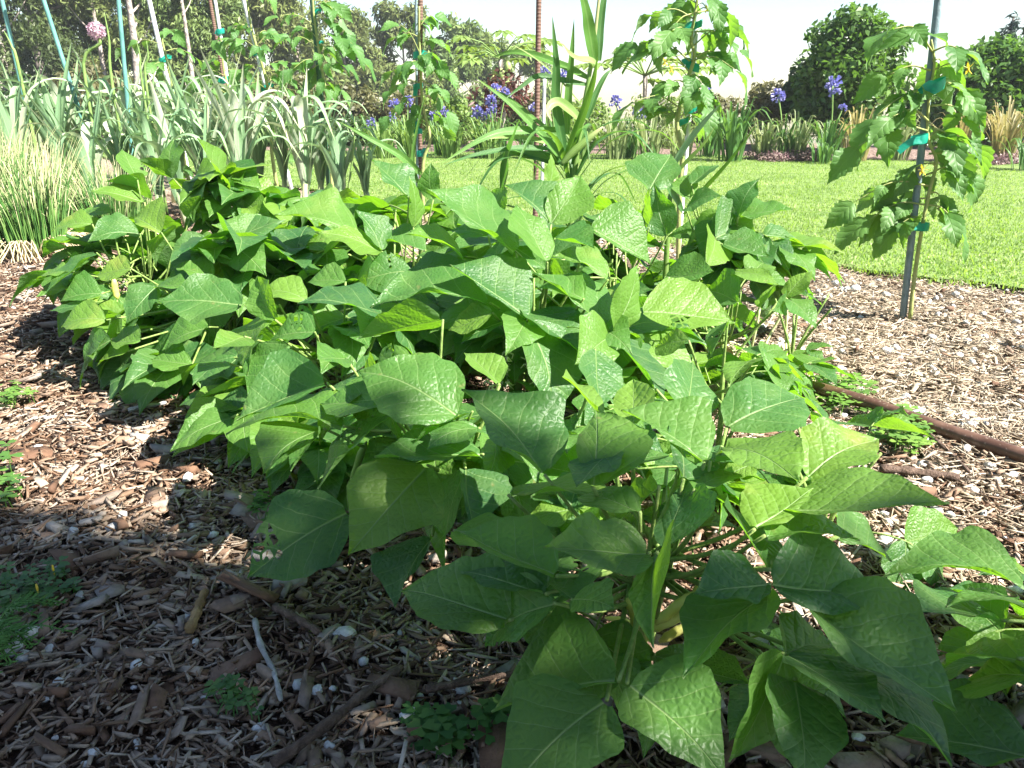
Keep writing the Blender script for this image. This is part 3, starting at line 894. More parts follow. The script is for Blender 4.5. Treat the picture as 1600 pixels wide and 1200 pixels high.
for i, (X, Y, H, S, _) in enumerate(BEANS):
    for k in range(FILL[i]):
        a = k * 2.39996 + i; e = math.asin(min(0.97, 0.08 + 0.9 * ((k * 0.618 + 0.3 * i) % 1)))
        g = rng.uniform(0.42, 0.80) + (0.12 * math.sin(e) if i in (5, 6, 7, 8, 16, 14) else 0)
        if i == 7: g *= .84
        if i in (0, 2, 12, 17): g *= .88
        p = Vector((X + S * g * math.cos(e) * math.cos(a), Y + S * g * math.cos(e) * math.sin(a), H * (0.12 + g * math.sin(e))))
        add_leaf(i, p, a - math.pi / 2 + rng.uniform(-.4, .4), rng.uniform(-0.75, 0.25), BIG[i] * rng.uniform(0.78, 1.12), rng.uniform(-.45, .45))
    # stem with side branches
    mb = MB()
    for b in range(5):
        a = b * 1.3 + i; q = 0.0 if b == 0 else rng.uniform(0.05, 0.16)
        tube(mb, smooth_pts([(X, Y, -0.02), (X + 0.3 * q * math.cos(a), Y + 0.3 * q * math.sin(a), H * 0.25), (X + q * math.cos(a), Y + q * math.sin(a), H * rng.uniform(0.5, 0.72))], 4), [0.0062 - 0.0004 * w for w in range(9)], 7)
    mb.build("stem", M['stem'], bean_obj[i])

def pod(name, pts, r, mat, parent):
    mb = MB(); pts = smooth_pts(pts, 5); k = len(pts)
    tube(mb, pts, [r * (0.25 + 0.75 * min(1, 6 * t, 1.15 * (1.02 - t) * 5) * (1 + 0.12 * math.sin(t * 26))) for t in [j / (k - 1) for j in range(k)]], 9)
    return mb.build(name, mat, parent)
def podpx(i, pts, Y, rpx, mat):
    Ys = Y if hasattr(Y, '__len__') else [Y] * len(pts)
    return pod("pod", [at(x, y, q) for (x, y), q in zip(pts, Ys)], pxl(rpx, Ys[0]), mat, bean_obj[i])
podpx(0, [(1093, 925), (1060, 945), (1025, 975)], 0.98, 10, M['pod_yellow'])
podpx(0, [(1088, 950), (1050, 968), (1010, 985)], 1.00, 11, M['pod_yellow'])
podpx(0, [(980, 935), (990, 955), (995, 985)], 0.99, 10, M['pod_yellow'])
podpx(0, [(1085, 975), (1060, 985), (1030, 1003)], 1.02, 9, M['pod_yellow'])
podpx(0, [(1100, 905), (1085, 935), (1080, 965)], 1.0, 9, M['pod_yellow'])
podpx(0, [(945, 965), (985, 975), (1000, 1010)], 1.11, 6, M['pod_yellow'])
podpx(0, [(1193, 1146), (1206, 1180), (1222, 1222)], 0.92, 8, M['pod_green'])
podpx(0, [(1182, 1014), (1190, 1022), (1200, 1036)], 0.86, 4, M['pod_green'])
podpx(1, [(573, 690), (562, 715), (550, 760), (546, 798)], 1.42, 6.5, M['pod_green'])
podpx(1, [(617, 671), (603, 690), (590, 712)], 1.42, 3.5, M['pod_green'])
podpx(7, [(178, 435), (180, 452), (184, 468)], 2.62, 5, M['pod_yellow'])
# withered flowers in the open middle of one plant
mb = MB()
for k in range(26):
    p = at(rng.uniform(755, 850), rng.uniform(545, 620), rng.uniform(1.78, 1.9))
    for q in range(3):
        tube(mb, [p, p + Vector((rng.uniform(-.012, .012), rng.uniform(-.012, .012), rng.uniform(-.012, .008))), p + Vector((rng.uniform(-.018, .018), rng.uniform(-.018, .018), rng.uniform(-.02, .004)))], [0.0026, 0.0022, 0.001], 5)
mb.build("flower", M['flower_white'], bean_obj[3])
mb = MB()
for k in range(12):
    x = rng.uniform(780, 835)
    tube(mb, [at(x + rng.uniform(-8, 8), 640, 1.98), at(x, 560, 1.95), at(x + rng.uniform(-6, 10), 470, 1.98)], 0.0042, 6)
mb.build("stem", M['stem'], bean_obj[3])
# ------------------------------------------------------------------ foliage helpers
def leaf_cloud(name, blobs, n, size, mat, parent, aspect=0.45, droop=0.0, shell=0.55, out=0.6, flat=1.0):
    """n small pointed leaves spread through blobs [(centre, radius)], more of them near each blob's skin"""
    C = np.array([tuple(b[0]) for b in blobs]); Rr = np.array([b[1] if not hasattr(b[1], '__len__') else b[1][0] for b in blobs])
    w = Rr ** 2 / np.sum(Rr ** 2); idx = nr.choice(len(blobs), n, p=w)
    d = nr.normal(size=(n, 3)); d /= np.linalg.norm(d, axis=1)[:, None]
    rad = Rr[idx] * (shell + (1 - shell) * nr.random(n) ** 0.6) * nr.uniform(0.75, 1.12, n)
    P = C[idx] + d * rad[:, None] * np.array([1, 1, flat])
    nn = d * out + nr.normal(size=(n, 3)) * 0.6 + np.array([0, 0, 0.35]); nn /= np.linalg.norm(nn, axis=1)[:, None]
    t = nr.normal(size=(n, 3)) + np.array([0, 0, -droop * 2]); t -= nn * np.sum(t * nn, 1)[:, None]; t /= np.linalg.norm(t, axis=1)[:, None] + 1e-6
    s = np.cross(nn, t); L = size * nr.uniform(0.6, 1.35, n)[:, None]; W = L * aspect * 0.5
    V = np.stack([P - t * L * .5, P + s * W - t * L * .05 + nn * W * .3, P + t * L * .5 - nn * L * .12, P - s * W - t * L * .05 + nn * W * .3], 1).reshape(-1, 3)
    F = np.arange(n * 4).reshape(-1, 4)
    clump = nr.random(len(blobs))[idx] * 0.45 + nr.random(n) * 0.55
    return big_mesh(name, V, F, mat, {"rnd": np.repeat(clump, 4)}, parent)
def FOL(name, dark, mid, light, tr, **k): return foliage(name, [(0, dark), (0.55, mid), (1, light)], tr, **k)
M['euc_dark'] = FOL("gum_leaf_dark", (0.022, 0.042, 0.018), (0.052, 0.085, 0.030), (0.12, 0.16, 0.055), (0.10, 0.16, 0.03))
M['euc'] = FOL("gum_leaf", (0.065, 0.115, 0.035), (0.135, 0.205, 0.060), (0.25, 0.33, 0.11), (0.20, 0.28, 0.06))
M['euc_olive'] = FOL("gum_leaf_olive", (0.062, 0.092, 0.028), (0.130, 0.180, 0.050), (0.24, 0.295, 0.095), (0.24, 0.26, 0.10))
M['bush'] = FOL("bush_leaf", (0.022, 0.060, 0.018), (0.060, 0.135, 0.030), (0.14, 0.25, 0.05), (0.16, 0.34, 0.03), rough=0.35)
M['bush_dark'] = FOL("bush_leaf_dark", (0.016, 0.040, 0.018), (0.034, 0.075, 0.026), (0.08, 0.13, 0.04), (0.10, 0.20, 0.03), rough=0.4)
M['bush_olive'] = FOL("bush_leaf_olive", (0.06, 0.065, 0.03), (0.12, 0.125, 0.055), (0.21, 0.20, 0.10), (0.2, 0.2, 0.06))
M['bronze'] = FOL("bronze_leaf", (0.06, 0.028, 0.025), (0.11, 0.050, 0.042), (0.17, 0.09, 0.07), (0.2, 0.06, 0.05))
M['papaya'] = FOL("papaya_leaf", (0.08, 0.15, 0.035), (0.15, 0.24, 0.06), (0.24, 0.33, 0.10), (0.3, 0.45, 0.06))
M['conifer'] = FOL("conifer_leaf", (0.012, 0.026, 0.026), (0.022, 0.045, 0.042), (0.05, 0.08, 0.06), (0.04, 0.08, 0.05))
M['blue'] = FOL("agapanthus_petal", (0.14, 0.13, 0.33), (0.24, 0.23, 0.46), (0.40, 0.39, 0.62), (0.25, 0.25, 0.8))
M['weed'] = FOL("weed_leaf", (0.05, 0.13, 0.03), (0.10, 0.22, 0.04), (0.18, 0.30, 0.06), (0.25, 0.5, 0.05))
M['clover'] = FOL("clover_leaf", (0.030, 0.095, 0.028), (0.055, 0.14, 0.035), (0.09, 0.18, 0.045), (0.12, 0.32, 0.04))
M['mauve'] = FOL("mauve_cover", (0.12, 0.085, 0.07), (0.24, 0.175, 0.16), (0.38, 0.30, 0.29), (0.3, 0.15, 0.2))
M['bark'] = simple("gum_bark", (0.20, 0.165, 0.15), (0.42, 0.37, 0.34), 0.85, scale=6, bump=0.7, bdist=0.03)
M['bark_grey'] = simple("grey_bark", (0.10, 0.085, 0.08), (0.22, 0.19, 0.18), 0.9, scale=8, bump=0.7, bdist=0.03)
M['green_stalk'] = simple("green_stalk", (0.12, 0.22, 0.06), (0.20, 0.30, 0.09), 0.5, scale=20)
M['aga_leaf'] = strap_mat("agapanthus_leaf", (0.055, 0.14, 0.035), (0.12, 0.20, 0.05), (0.10, 0.20, 0.06), (0.2, 0.4, 0.05))
M['light_strap'] = strap_mat("pale_strap", (0.13, 0.23, 0.06), (0.24, 0.30, 0.10), (0.20, 0.30, 0.10), (0.32, 0.48, 0.08))
M['cream_strap'] = strap_mat("cream_strap", (0.17, 0.24, 0.09), (0.40, 0.38, 0.22), (0.40, 0.42, 0.24), (0.42, 0.48, 0.18))
M['tan_strap'] = strap_mat("tan_strap", (0.22, 0.22, 0.08), (0.46, 0.32, 0.18), (0.46, 0.38, 0.22), (0.48, 0.40, 0.14))

def bush(px, Y, top, bot, hw, mat, label, cat="bush", name="garden_bush", group=None, n=2600, size=0.11, nb=16, group2=None, aspect=0.5, zb=None):
    """leafy bush centred at photo column px, forward distance Y, from row top to row bot"""
    c = at(px, 200, Y); zt = at(px, top, Y).z; z0 = at(px, bot, Y).z if zb is None else zb
    g = float(terr(c.x, c.y)); W = pxl(hw, Y)
    t = thing(name, (c.x, c.y, g), label, cat, group)
    blobs = []
    for k in range(nb):
        f = (k + 0.5) / nb; z = z0 + (zt - z0) * (0.12 + 0.78 * f)
        w = W * math.sqrt(max(0.05, 1 - abs(2 * f - 0.95) ** 3.2 * .85)) * 0.72
        a = k * 2.4 + rng.uniform(-.3, .3); q = rng.uniform(0.35, 1.0)
        r = W * rng.uniform(0.26, 0.42)
        blobs.append(((c.x + w * q * math.cos(a), c.y + w * q * math.sin(a), min(z, zt - r * 0.8)), r))
    leaf_cloud("crown", blobs, n, size, mat, t, aspect=aspect)
    mb = MB()
    for k in range(5):
        a = k * 1.26
        tube(mb, [(c.x + .05 * math.cos(a), c.y + .05 * math.sin(a), g - .05), (c.x + .2 * W * math.cos(a), c.y + .2 * W * math.sin(a), g + (zt - g) * 0.35), (c.x + .5 * W * math.cos(a), c.y + .5 * W * math.sin(a), g + (zt - g) * .7)], [.05, .035, .015], 6)
    mb.build("trunk", M['bark_grey'], t)
    return t
def gum(px, Y, ztop, zcrown, hw, mat, label, lean=0.0, n=5200, size=0.17, trunk_r=0.14, bark='bark', nb=22, group="gum trees behind the garden", trunk_px=None, bare=0):
    n = int(n * 2.5); nb = int(nb * 1.5); size *= 1.15
    c = at(px if trunk_px is None else trunk_px, 150, Y); g = float(terr(c.x, c.y)); W = pxl(hw, Y); cx = at(px, 150, Y).x
    t = thing("gum_tree", (c.x, c.y, g), label, "tree", group)
    mb = MB(); H = ztop - g
    tp = smooth_pts([(c.x, c.y, g - .2), (c.x + lean * .3 + rng.uniform(-.1, .1), c.y, g + H * .3), (c.x + lean * .7 + rng.uniform(-.15, .15), c.y + .1, g + H * .6), (c.x + lean, c.y, g + H * .9)], 4)
    tube(mb, tp, [trunk_r * (1 - .75 * i / (len(tp) - 1)) for i in range(len(tp))], 9)
    blobs = []
    for k in range(nb):
        f = rng.random() ** 0.8; z = zcrown + (ztop - zcrown) * f; a = rng.uniform(0, 6.28)
        w = W * (0.45 + 0.55 * math.sin(math.pi * min(1, 0.15 + 0.75 * f))) * rng.uniform(0.25, 0.95)
        b = Vector((cx + lean * f + w * math.cos(a), c.y + (1.1 + .5 * W if trunk_px is not None else 0) + w * math.sin(a) * .8, z))
        blobs.append((b, W * rng.uniform(0.20, 0.36)))
        if k % 4 == 0:
            s = Vector((c.x + lean * .5, c.y, max(g + .3 * H, z - 1.0 - .25 * w)))
            tube(mb, smooth_pts([s, (s + b) * .5 + Vector((0, 0, -.15)), b], 3), [trunk_r * .22, trunk_r * .2, trunk_r * .17, trunk_r * .14, trunk_r * .11, trunk_r * .08, trunk_r * .05], 5)
    mb.build("trunk", M[bark], t)
    leaf_cloud("crown", blobs, n, size, mat, t, aspect=0.3, droop=0.6, shell=0.2)
    return t

# ------------------------------------------------------------------ trees and bushes at the back
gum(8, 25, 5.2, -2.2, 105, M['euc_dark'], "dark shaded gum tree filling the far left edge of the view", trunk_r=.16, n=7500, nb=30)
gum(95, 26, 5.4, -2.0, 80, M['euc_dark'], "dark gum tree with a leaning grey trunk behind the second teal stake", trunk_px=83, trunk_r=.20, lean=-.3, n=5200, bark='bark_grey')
gum(165, 27, 5.2, -2.2, 85, M['euc_olive'], "olive gum tree with fine dry twigs behind the pink leek flower", n=6000)
gum(232, 26, 5.6, -0.8, 70, M['euc'], "green gum tree with a thick pale trunk left of the white stake", trunk_px=222, trunk_r=.21, n=5600)
gum(290, 27, 5.6, -0.6, 62, M['euc'], "green gum tree with a slim pale forked trunk", trunk_px=301, trunk_r=.12, n=5000)
gum(345, 29, 5.0, -1.6, 50, M['euc'], "narrow gum tree behind the rusty rod at left", n=3600)
gum(405, 36, 5.4, -3.0, 84, M['euc_olive'], "olive brown gum tree with sky showing through its top", n=4200, size=.26)
gum(470, 38, 5.3, -3.0, 90, M['euc_olive'], "tall thin crowned olive gum tree left of the dark green stake", n=4000, size=.26)
gum(540, 40, 4.2, -3.0, 72, M['euc_olive'], "gum tree with bare pale trunks sloping down to the gap of sky", n=3400, size=.30)
gum(632, 42, 5.0, -3.0, 58, M['euc_olive'], "gum tree standing behind the tomato on the central rusty rod", n=3200, size=.30)
gum(700, 44, 4.6, -3.0, 62, M['euc'], "grey green gum tree right of the central rusty rod", n=3400, size=.32)
gum(745, 46, 3.8, -3.0, 56, M['euc'], "gum tree behind the papaya", n=3000, size=.32)
gum(812, 48, 3.5, -3.0, 58, M['euc'], "rounded gum tree behind the bare rusty rod", n=3000, size=.32)
gum(585, 46, 2.1, -3.0, 62, M['euc_olive'], "low far gum tree in the dip of the tree line", n=2400, size=.32)

for (px_, Y_, zt_, hw_, m_, lab_) in ((30, 31, 7, 110, 'euc_dark', "dark gum tree standing furthest back at far left"), (140, 32, 7, 95, 'euc_dark', "dark gum tree behind the olive one with dry twigs"), (225, 33, 7, 90, 'euc', "gum tree behind the thick pale trunk"), (310, 34, 6.5, 80, 'euc_olive', "olive gum tree behind the slim forked trunk")):
    gum(px_, Y_, zt_, -2.5, hw_, M[m_], lab_, n=5200, size=.24, nb=26)
FB = "bushes beyond the lawn"
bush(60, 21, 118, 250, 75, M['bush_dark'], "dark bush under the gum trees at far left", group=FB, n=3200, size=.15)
bush(160, 21, 95, 250, 70, M['bush_olive'], "olive bush beneath the pink leek flower's trees", group=FB, n=3000, size=.15)
bush(265, 20, 130, 250, 70, M['bush'], "mid green bush behind the white stake at left", group=FB, n=3000, size=.14)
bush(345, 19, 120, 248, 62, M['bush'], "leafy green bush behind the rusty rod at left", group=FB, n=3000, size=.14)
bush(415, 17, 128, 240, 55, M['bush_olive'], "olive brown bush behind the tomato on the white stake", group=FB, n=3000)
bush(480, 17, 118, 240, 52, M['bush_olive'], "dry looking olive bush behind the dark green stake", group=FB, n=3000)
bush(545, 17, 132, 240, 48, M['bush_olive'], "olive bush left of the first agapanthus", group=FB, n=2600)
bush(445, 15, 190, 240, 60, M['bush_dark'], "low dark hedge bush at the lawn's far left edge", group=FB, n=2600, size=.10)
bush(545, 15, 185, 240, 55, M['bush_dark'], "low dark hedge bush left of the light green strap plants", group=FB, n=2600, size=.10)
bush(1312, 13.5, 14, 215, 88, M['bush'], "big rounded glossy green bush standing alone against the sky", n=12000, size=.12, nb=44)
bush(1252, 14.2, 95, 200, 42, M['bush_dark'], "dark shoulder of bush left of the big rounded bush", n=2600, size=.10)
bush(1545, 14, 62, 215, 88, M['bush'], "bright glossy green bush behind the tomato at the right edge", n=12000, size=.12, nb=44)
bush(1195, 14.8, 128, 215, 50, M['bush_olive'], "olive brown bush left of the blue agapanthus heads", n=2800, size=.09)
bush(1598, 19, 22, 150, 40, M['euc_dark'], "grey green treetop at the right edge of the sky", cat="tree", name="garden_tree", n=2200, size=.15)
bush(905, 15.5, 158, 238, 60, M['papaya'], "light green bush hidden behind the corn", n=2600, size=.10)
bush(1035, 14.5, 150, 235, 62, M['papaya'], "light green feathery bush behind the tomato on the white stake", n=2600, size=.09, aspect=.3)
bush(700, 15.5, 150, 236, 60, M['papaya'], "light green bush behind the violet agapanthus", n=2600, size=.10)
bush(1115, 16, 150, 236, 55, M['bush_olive'], "olive bush in the gap behind the dark green strap clump", group=FB, n=2600, size=.10)
bush(1440, 15.5, 140, 236, 60, M['bush'], "green bush in the gap behind the blue stake", group=FB, n=2800, size=.11)
bush(640, 17, 140, 238, 55, M['bush_olive'], "olive bush behind the central tomato", group=FB, n=2600, size=.11)
bush(835, 17, 150, 238, 55, M['bush_olive'], "olive bush behind the bare rusty rod", group=FB, n=2600, size=.11)
# conifer
c = at(1560, 150, 17.5); g = float(terr(c.x, c.y))
t = thing("conifer", (c.x, c.y, g), "dark pointed conifer rising behind the bright bush at right", "tree")
zt = at(1560, 16, 17.5).z
leaf_cloud("crown", [((c.x + math.cos(k * 2.4) * .5 * (1 - k / 15), c.y + math.sin(k * 2.4) * .5 * (1 - k / 15), g + .5 + (zt - g - .6) * k / 14), .75 * (1 - k / 16)) for k in range(15)], 7000, .16, M['conifer'], t, aspect=.25)
mb = MB(); tube(mb, [(c.x, c.y, g - .1), (c.x, c.y, zt - .1)], [.09, .02], 8); mb.build("trunk", M['bark_grey'], t)
# papaya tree
def papaya(px, Y, topy, label, fruit=True):
    c = at(px, topy, Y); g = 0.0
    t = thing("papaya_tree", (c.x, c.y, g), label, "tree")
    mb = MB(); tube(mb, smooth_pts([(c.x, c.y, g - .05), (c.x + .03, c.y, c.z * .5), (c.x, c.y, c.z)], 4), [.06 - .003 * i for i in range(9)], 8)
    mb.build("trunk", M['bark'], t)
    lf = MB(); st = MB()
    for k in range(15):
        a = k * 2.4; q = rng.uniform(.45, .95); h = rng.uniform(-.05, .38) if k > 3 else rng.uniform(.2, .42)
        e = Vector((c.x + q * math.cos(a), c.y + q * math.sin(a), c.z + h))
        tube(st, [c, (Vector(c) + e) * .5 + Vector((0, 0, .08)), e], [.014, .010, .008], 5)
        for j in range(7):
            b = a + (j - 3) * .5; L = .34 * (1 - abs(j - 3) * .1)
            d = Vector((math.cos(b), math.sin(b), -.35)).normalized()
            leaflet_mesh(lf, e, e + d * L, (rng.uniform(-.2, .2), rng.uniform(-.2, .2), 1), .055, .055, .5, .1, .2, .05, 5, k * 9 + j)
    lf.build("leaves", M['papaya_plain'], t); st.build("leaf_stalks", M['green_stalk'], t)
    if fruit:
        for k in range(8):
            m = MB(); a = k * 2.4; p = Vector((c.x + .12 * math.cos(a), c.y + .12 * math.sin(a), c.z - .12 - .055 * k))
            tube(m, [p + Vector((0, 0, .09)), p + Vector((0, 0, .05)), p, p - Vector((0, 0, .06)), p - Vector((0, 0, .09))], [.012, .05, .062, .04, .008], 8)
            m.build("fruit", M['papaya_fruit'], t)
M['papaya_plain'] = simple("papaya_leaf_plain", (0.12, 0.20, 0.05), (0.22, 0.31, 0.09), 0.5, scale=8, transl=(0.3, 0.45, 0.06), tfac=.35)
M['papaya_fruit'] = simple("papaya_fruit", (0.22, 0.32, 0.10), (0.34, 0.42, 0.16), 0.45, scale=10)
papaya(782, 14.0, 92, "papaya tree with green fruit under its crown left of the bare rusty rod")
papaya(1008, 13.8, 118, "small papaya tree behind the tomato on the white stake", fruit=False)

# ------------------------------------------------------------------ border plants
def strap_clump(name, px, Y, n, L, mat, label, cat, group=None, w=.035, spread=.8, part="leaves"):
    c = at(px, ypx(Y), Y); c.z = 0.02
    t = thing(name, c, label, cat, group); mb = MB()
    for k in range(n):
        a = rng.uniform(0, 6.28); l = L * rng.uniform(.6, 1.1); sp = rng.uniform(.15, 1) * spread; b = c + Vector((math.cos(a), math.sin(a), 0)) * rng.uniform(0, .16)
        o = Vector((math.cos(a), math.sin(a), 0))
        strap(mb, smooth_pts([b, b + o * l * .25 * sp + Vector((0, 0, l * .5)), b + o * l * .62 * sp + Vector((0, 0, l * (.92 - .25 * sp))), b + o * l * (.95 * sp) + Vector((0, 0, l * (1 - .62 * sp)))], 3), w * rng.uniform(.7, 1.2), (0, 0, 1), .3)
    mb.build(part, mat, t); return t, c
def agapanthus(px, Y, heads, label, leafmat='aga_leaf', r=.086):
    t, c = strap_clump("agapanthus", px, Y, 34, .62, M[leafmat], label, "flower", "blue agapanthus in the border")
    for (x, y, s) in heads:
        e = at(x, y, Y + rng.uniform(-.2, .2)); rr = r * s
        b = c + Vector((rng.uniform(-.05, .05), 0, 0))
        m = MB(); tube(m, smooth_pts([b, b * .45 + e * .55 + Vector((rng.uniform(-.03, .03), 0, .03)), e], 4), .010, 5); m.build("stalk", M['green_stalk'], t)
        # umbel: many short trumpets round one point
        n = 40; d = nr.normal(size=(n, 3)); d[:, 2] = d[:, 2] * .8 + .15; d /= np.linalg.norm(d, axis=1)[:, None]
        V, F, A = [], [], []
        for k in range(n):
            dv = Vector(d[k]); a_, b_ = frame(dv); o = Vector(e); L = rr * rng.uniform(.6, 1.25); q = rng.random()
            i0 = len(V); V.append(o + dv * L * .45); A.append(q)
            for j in range(6):
                th = j * 1.047 + .2; V.append(o + dv * L + (a_ * math.cos(th) + b_ * math.sin(th)) * L * .21); A.append(q)
            for j in range(6): F.append((i0, i0 + 1 + j, i0 + 1 + (j + 1) % 6) if j % 2 == 0 else (i0, i0 + 1 + j, i0 + 1 + (j + 1) % 6))
        h = big_mesh("flower_head", np.array([tuple(v) for v in V]), np.array(F), M['blue'], {"rnd": A}, t)
agapanthus(586, 12.8, [(580, 192, .8), (591, 200, .7)], "agapanthus with two small low heads left of the central rusty rod")
agapanthus(630, 12.5, [(615, 163, .9), (637, 159, 1), (612, 184, .8), (648, 175, .7)], "agapanthus with four violet heads behind the central tomato")
agapanthus(690, 12.4, [(680, 180, .9), (694, 176, .9), (698, 192, .7)], "agapanthus with a tight trio of pale violet heads right of the central tomato")
agapanthus(757, 12.2, [(746, 175, 1), (766, 174, .9), (756, 182, .6)], "agapanthus with a low pair of violet heads below the bronze shrub")
agapanthus(780, 12.0, [(774, 140, .9), (790, 146, .9), (768, 160, 1)], "agapanthus with heads reaching in front of the bronze shrub")
agapanthus(866, 12.2, [(852, 112, .9), (880, 118, .9), (835, 168, .8)], "agapanthus with tall heads just right of the bare rusty rod")
agapanthus(980, 12, [(962, 160, 1), (997, 174, 1), (1003, 182, .8)], "agapanthus behind the corn with pale violet heads")
agapanthus(1106, 12.2, [(1104, 140, .8), (1108, 178, .8)], "agapanthus behind the tomato on the white stake")
agapanthus(1224, 11.6, [(1216, 149, 1.15)], "agapanthus with one drooping blue head left of the big round bush")
agapanthus(1290, 11.2, [(1301, 134, 1.35), (1317, 168, .6)], "agapanthus with the largest deep blue head in front of the big round bush")
SG = "strap leaved plants along the border"
strap_clump("strap_plant", 600, 11.9, 46, .55, M['light_strap'], "light green strap clump at the lawn edge left of the central rusty rod", "plant", SG)
strap_clump("strap_plant", 645, 12.0, 46, .60, M['light_strap'], "light green strap clump at the lawn edge behind the central rusty rod", "plant", SG)
strap_clump("strap_plant", 705, 11.9, 46, .55, M['light_strap'], "light green strap clump at the lawn edge under the trio of violet heads", "plant", SG)
strap_clump("strap_plant", 765, 11.8, 46, .60, M['light_strap'], "light green strap clump at the lawn edge under the bronze shrub", "plant", SG)
strap_clump("strap_plant", 830, 11.8, 40, .60, M['aga_leaf'], "green strap clump at the foot of the bare rusty rod's background", "plant", SG)
strap_clump("strap_plant", 905, 11.8, 40, .60, M['light_strap'], "light green strap clump behind the corn", "plant", SG)
strap_clump("strap_plant", 962, 11.7, 40, .70, M['cream_strap'], "cream striped strap clump just right of the corn", "plant", SG)
strap_clump("strap_plant", 1012, 11.6, 44, .72, M['cream_strap'], "cream striped strap clump in front of the small papaya", "plant", SG)
strap_clump("strap_plant", 1062, 11.6, 34, .60, M['cream_strap'], "cream striped strap clump left of the dark green clump", "plant", SG)
strap_clump("strap_plant", 1140, 11.3, 48, .85, M['aga_leaf'], "dark green strap clump with long arching leaves right of the white stake", "plant", SG, w=.05)
strap_clump("strap_plant", 1195, 11.6, 44, .62, M['cream_strap'], "cream and brown strap clump under the olive bush", "plant", SG)
strap_clump("strap_plant", 1243, 11.5, 44, .66, M['cream_strap'], "cream and brown strap clump left of the tan flax", "plant", SG)
strap_clump("strap_plant", 1285, 10.9, 26, .38, M['aga_leaf'], "small dark strap clump at the lawn edge under the largest blue head", "plant", SG)
strap_clump("strap_plant", 1335, 11.4, 60, .78, M['tan_strap'], "tan and reddish flax clump left of the blue stake", "plant", SG)
strap_clump("strap_plant", 1400, 11.5, 50, .7, M['cream_strap'], "pale flax clump seen between the leaves of the right tomato", "plant", SG)
strap_clump("strap_plant", 1500, 11.2, 50, .70, M['tan_strap'], "tan flax clump just right of the blue stake", "plant", SG)
strap_clump("strap_plant", 1565, 11.0, 70, .88, M['tan_strap'], "tall golden red flax clump near the right edge", "plant", SG)
strap_clump("strap_plant", 1603, 9.9, 34, .5, M['aga_leaf'], "dark green strap clump cut off by the right edge", "plant", SG)
c = at(775, 145, 13.2)
t = thing("bronze_shrub", (c.x, c.y, 0), "dark bronze leaved shrub behind the violet agapanthus", "bush")
leaf_cloud("crown", [((c.x + dx, c.y, c.z + dz), .22) for dx, dz in ((0, 0), (-.25, -.1), (.22, -.12), (.1, .15), (-.1, -.35), (.35, .05))], 420, .14, M['bronze'], t, aspect=.3)
mb = MB(); tube(mb, [(c.x, c.y, -.02), (c.x, c.y, c.z)], [.03, .02], 6); mb.build("trunk", M['bark_grey'], t)
def cover(name, pxs, Y, mat, label):
    bl = []
    for px in pxs:
        p = at(px, ypx(Y), Y + rng.uniform(0, .5)); bl.append(((p.x, p.y, .06), rng.uniform(.12, .2)))
    o = leaf_cloud(name, bl, 220 * len(bl), .045, mat, None, flat=.6)
    tag(o, label, "ground cover", kind="stuff")
cover("ground_cover", range(1180, 1290, 9), 11.2, M['mauve'], "low mauve ground cover along the lawn edge under the big round bush")
cover("ground_cover", range(1480, 1600, 10), 10.7, M['mauve'], "low mauve ground cover along the lawn edge at right")
# ------------------------------------------------------------------ stakes
def stake(name, bx, by, tx, ty, Y, rpx, mat, label, group=None, rad_n=8, extra=0.35):
    """straight stake through two photo points at forward distance Y, run down into the soil and up out of view"""
    A, B = at(bx, by, Y), at(tx, ty, Y); d = (B - A).normalized()
    foot = A - d * ((A.z + 0.03) / d.z); top = B + d * extra
    t = None; r = pxl(rpx, Y); mb = MB()
    n = 14; tube(mb, [foot.lerp(top, i / n) for i in range(n + 1)], [r] * (n + 1), rad_n)
    o = mb.build(name, mat, None, True, loc=(foot.x, foot.y, 0.0))
    tag(o, label, "stake", group); return foot, top
SK = "stakes holding up the plants"
stk = {}
stk['t1'] = stake("garden_stake", 28, 110, 3, 0, 6.4, 3.0, M['stake_teal'], "leaning teal stake nearest the left edge", SK)
stk['t2'] = stake("garden_stake", 105, 115, 68, 0, 6.2, 3.2, M['stake_teal'], "teal stake leaning in front of the grey tree trunk", SK)
stk['t3'] = stake("garden_stake", 200, 170, 185, 0, 6.0, 3.2, M['stake_teal'], "nearly upright teal stake left of the thick pale trunk", SK)
stk['w4'] = stake("garden_stake", 258, 110, 233, 0, 9.0, 3.4, M['stake_white'], "leaning white stake right of the thick pale trunk", SK)
stk['r5'] = stake("rusty_rod", 350, 130, 328, 0, 8.5, 2.6, M['rebar'], "leaning rusty rod paired with a pale stake at left", SK)
stk['w5'] = stake("garden_stake", 358, 140, 336, 0, 8.4, 2.4, M['stake_white'], "pale stake paired with the leaning rusty rod", SK)
stk['w6'] = stake("garden_stake", 410, 115, 381, 0, 7.8, 3.2, M['stake_white'], "leaning white stake left of the dark green one", SK)
stk['g7'] = stake("garden_stake", 497, 100, 488, 0, 7.0, 4.0, M['stake_green'], "dark green stake wrapped by a tall thin tomato", SK)
stk['r8'] = stake("rusty_rod", 656, 260, 657, 0, 5.95, 3.6, M['rebar'], "central rusty rod inside the tomato", SK)
stk['w8'] = stake("garden_stake", 652, 260, 650, 0, 5.9, 1.8, M['stake_blue'], "thin grey stake beside the central rusty rod", SK)
stk['r9'] = stake("rusty_rod", 838, 240, 842, 0, 5.05, 3.9, M['rebar'], "bare rusty rod standing left of the corn", SK)
stk['w9'] = stake("garden_stake", 848, 240, 851, 120, 5.2, 2.4, M['stake_white'], "short pale stake behind the bare rusty rod", SK, extra=0.0)
stk['w10'] = stake("garden_stake", 1072, 240, 1091, 0, 4.15, 3.6, M['stake_white'], "white stake behind the flowering tomato right of the corn", SK)
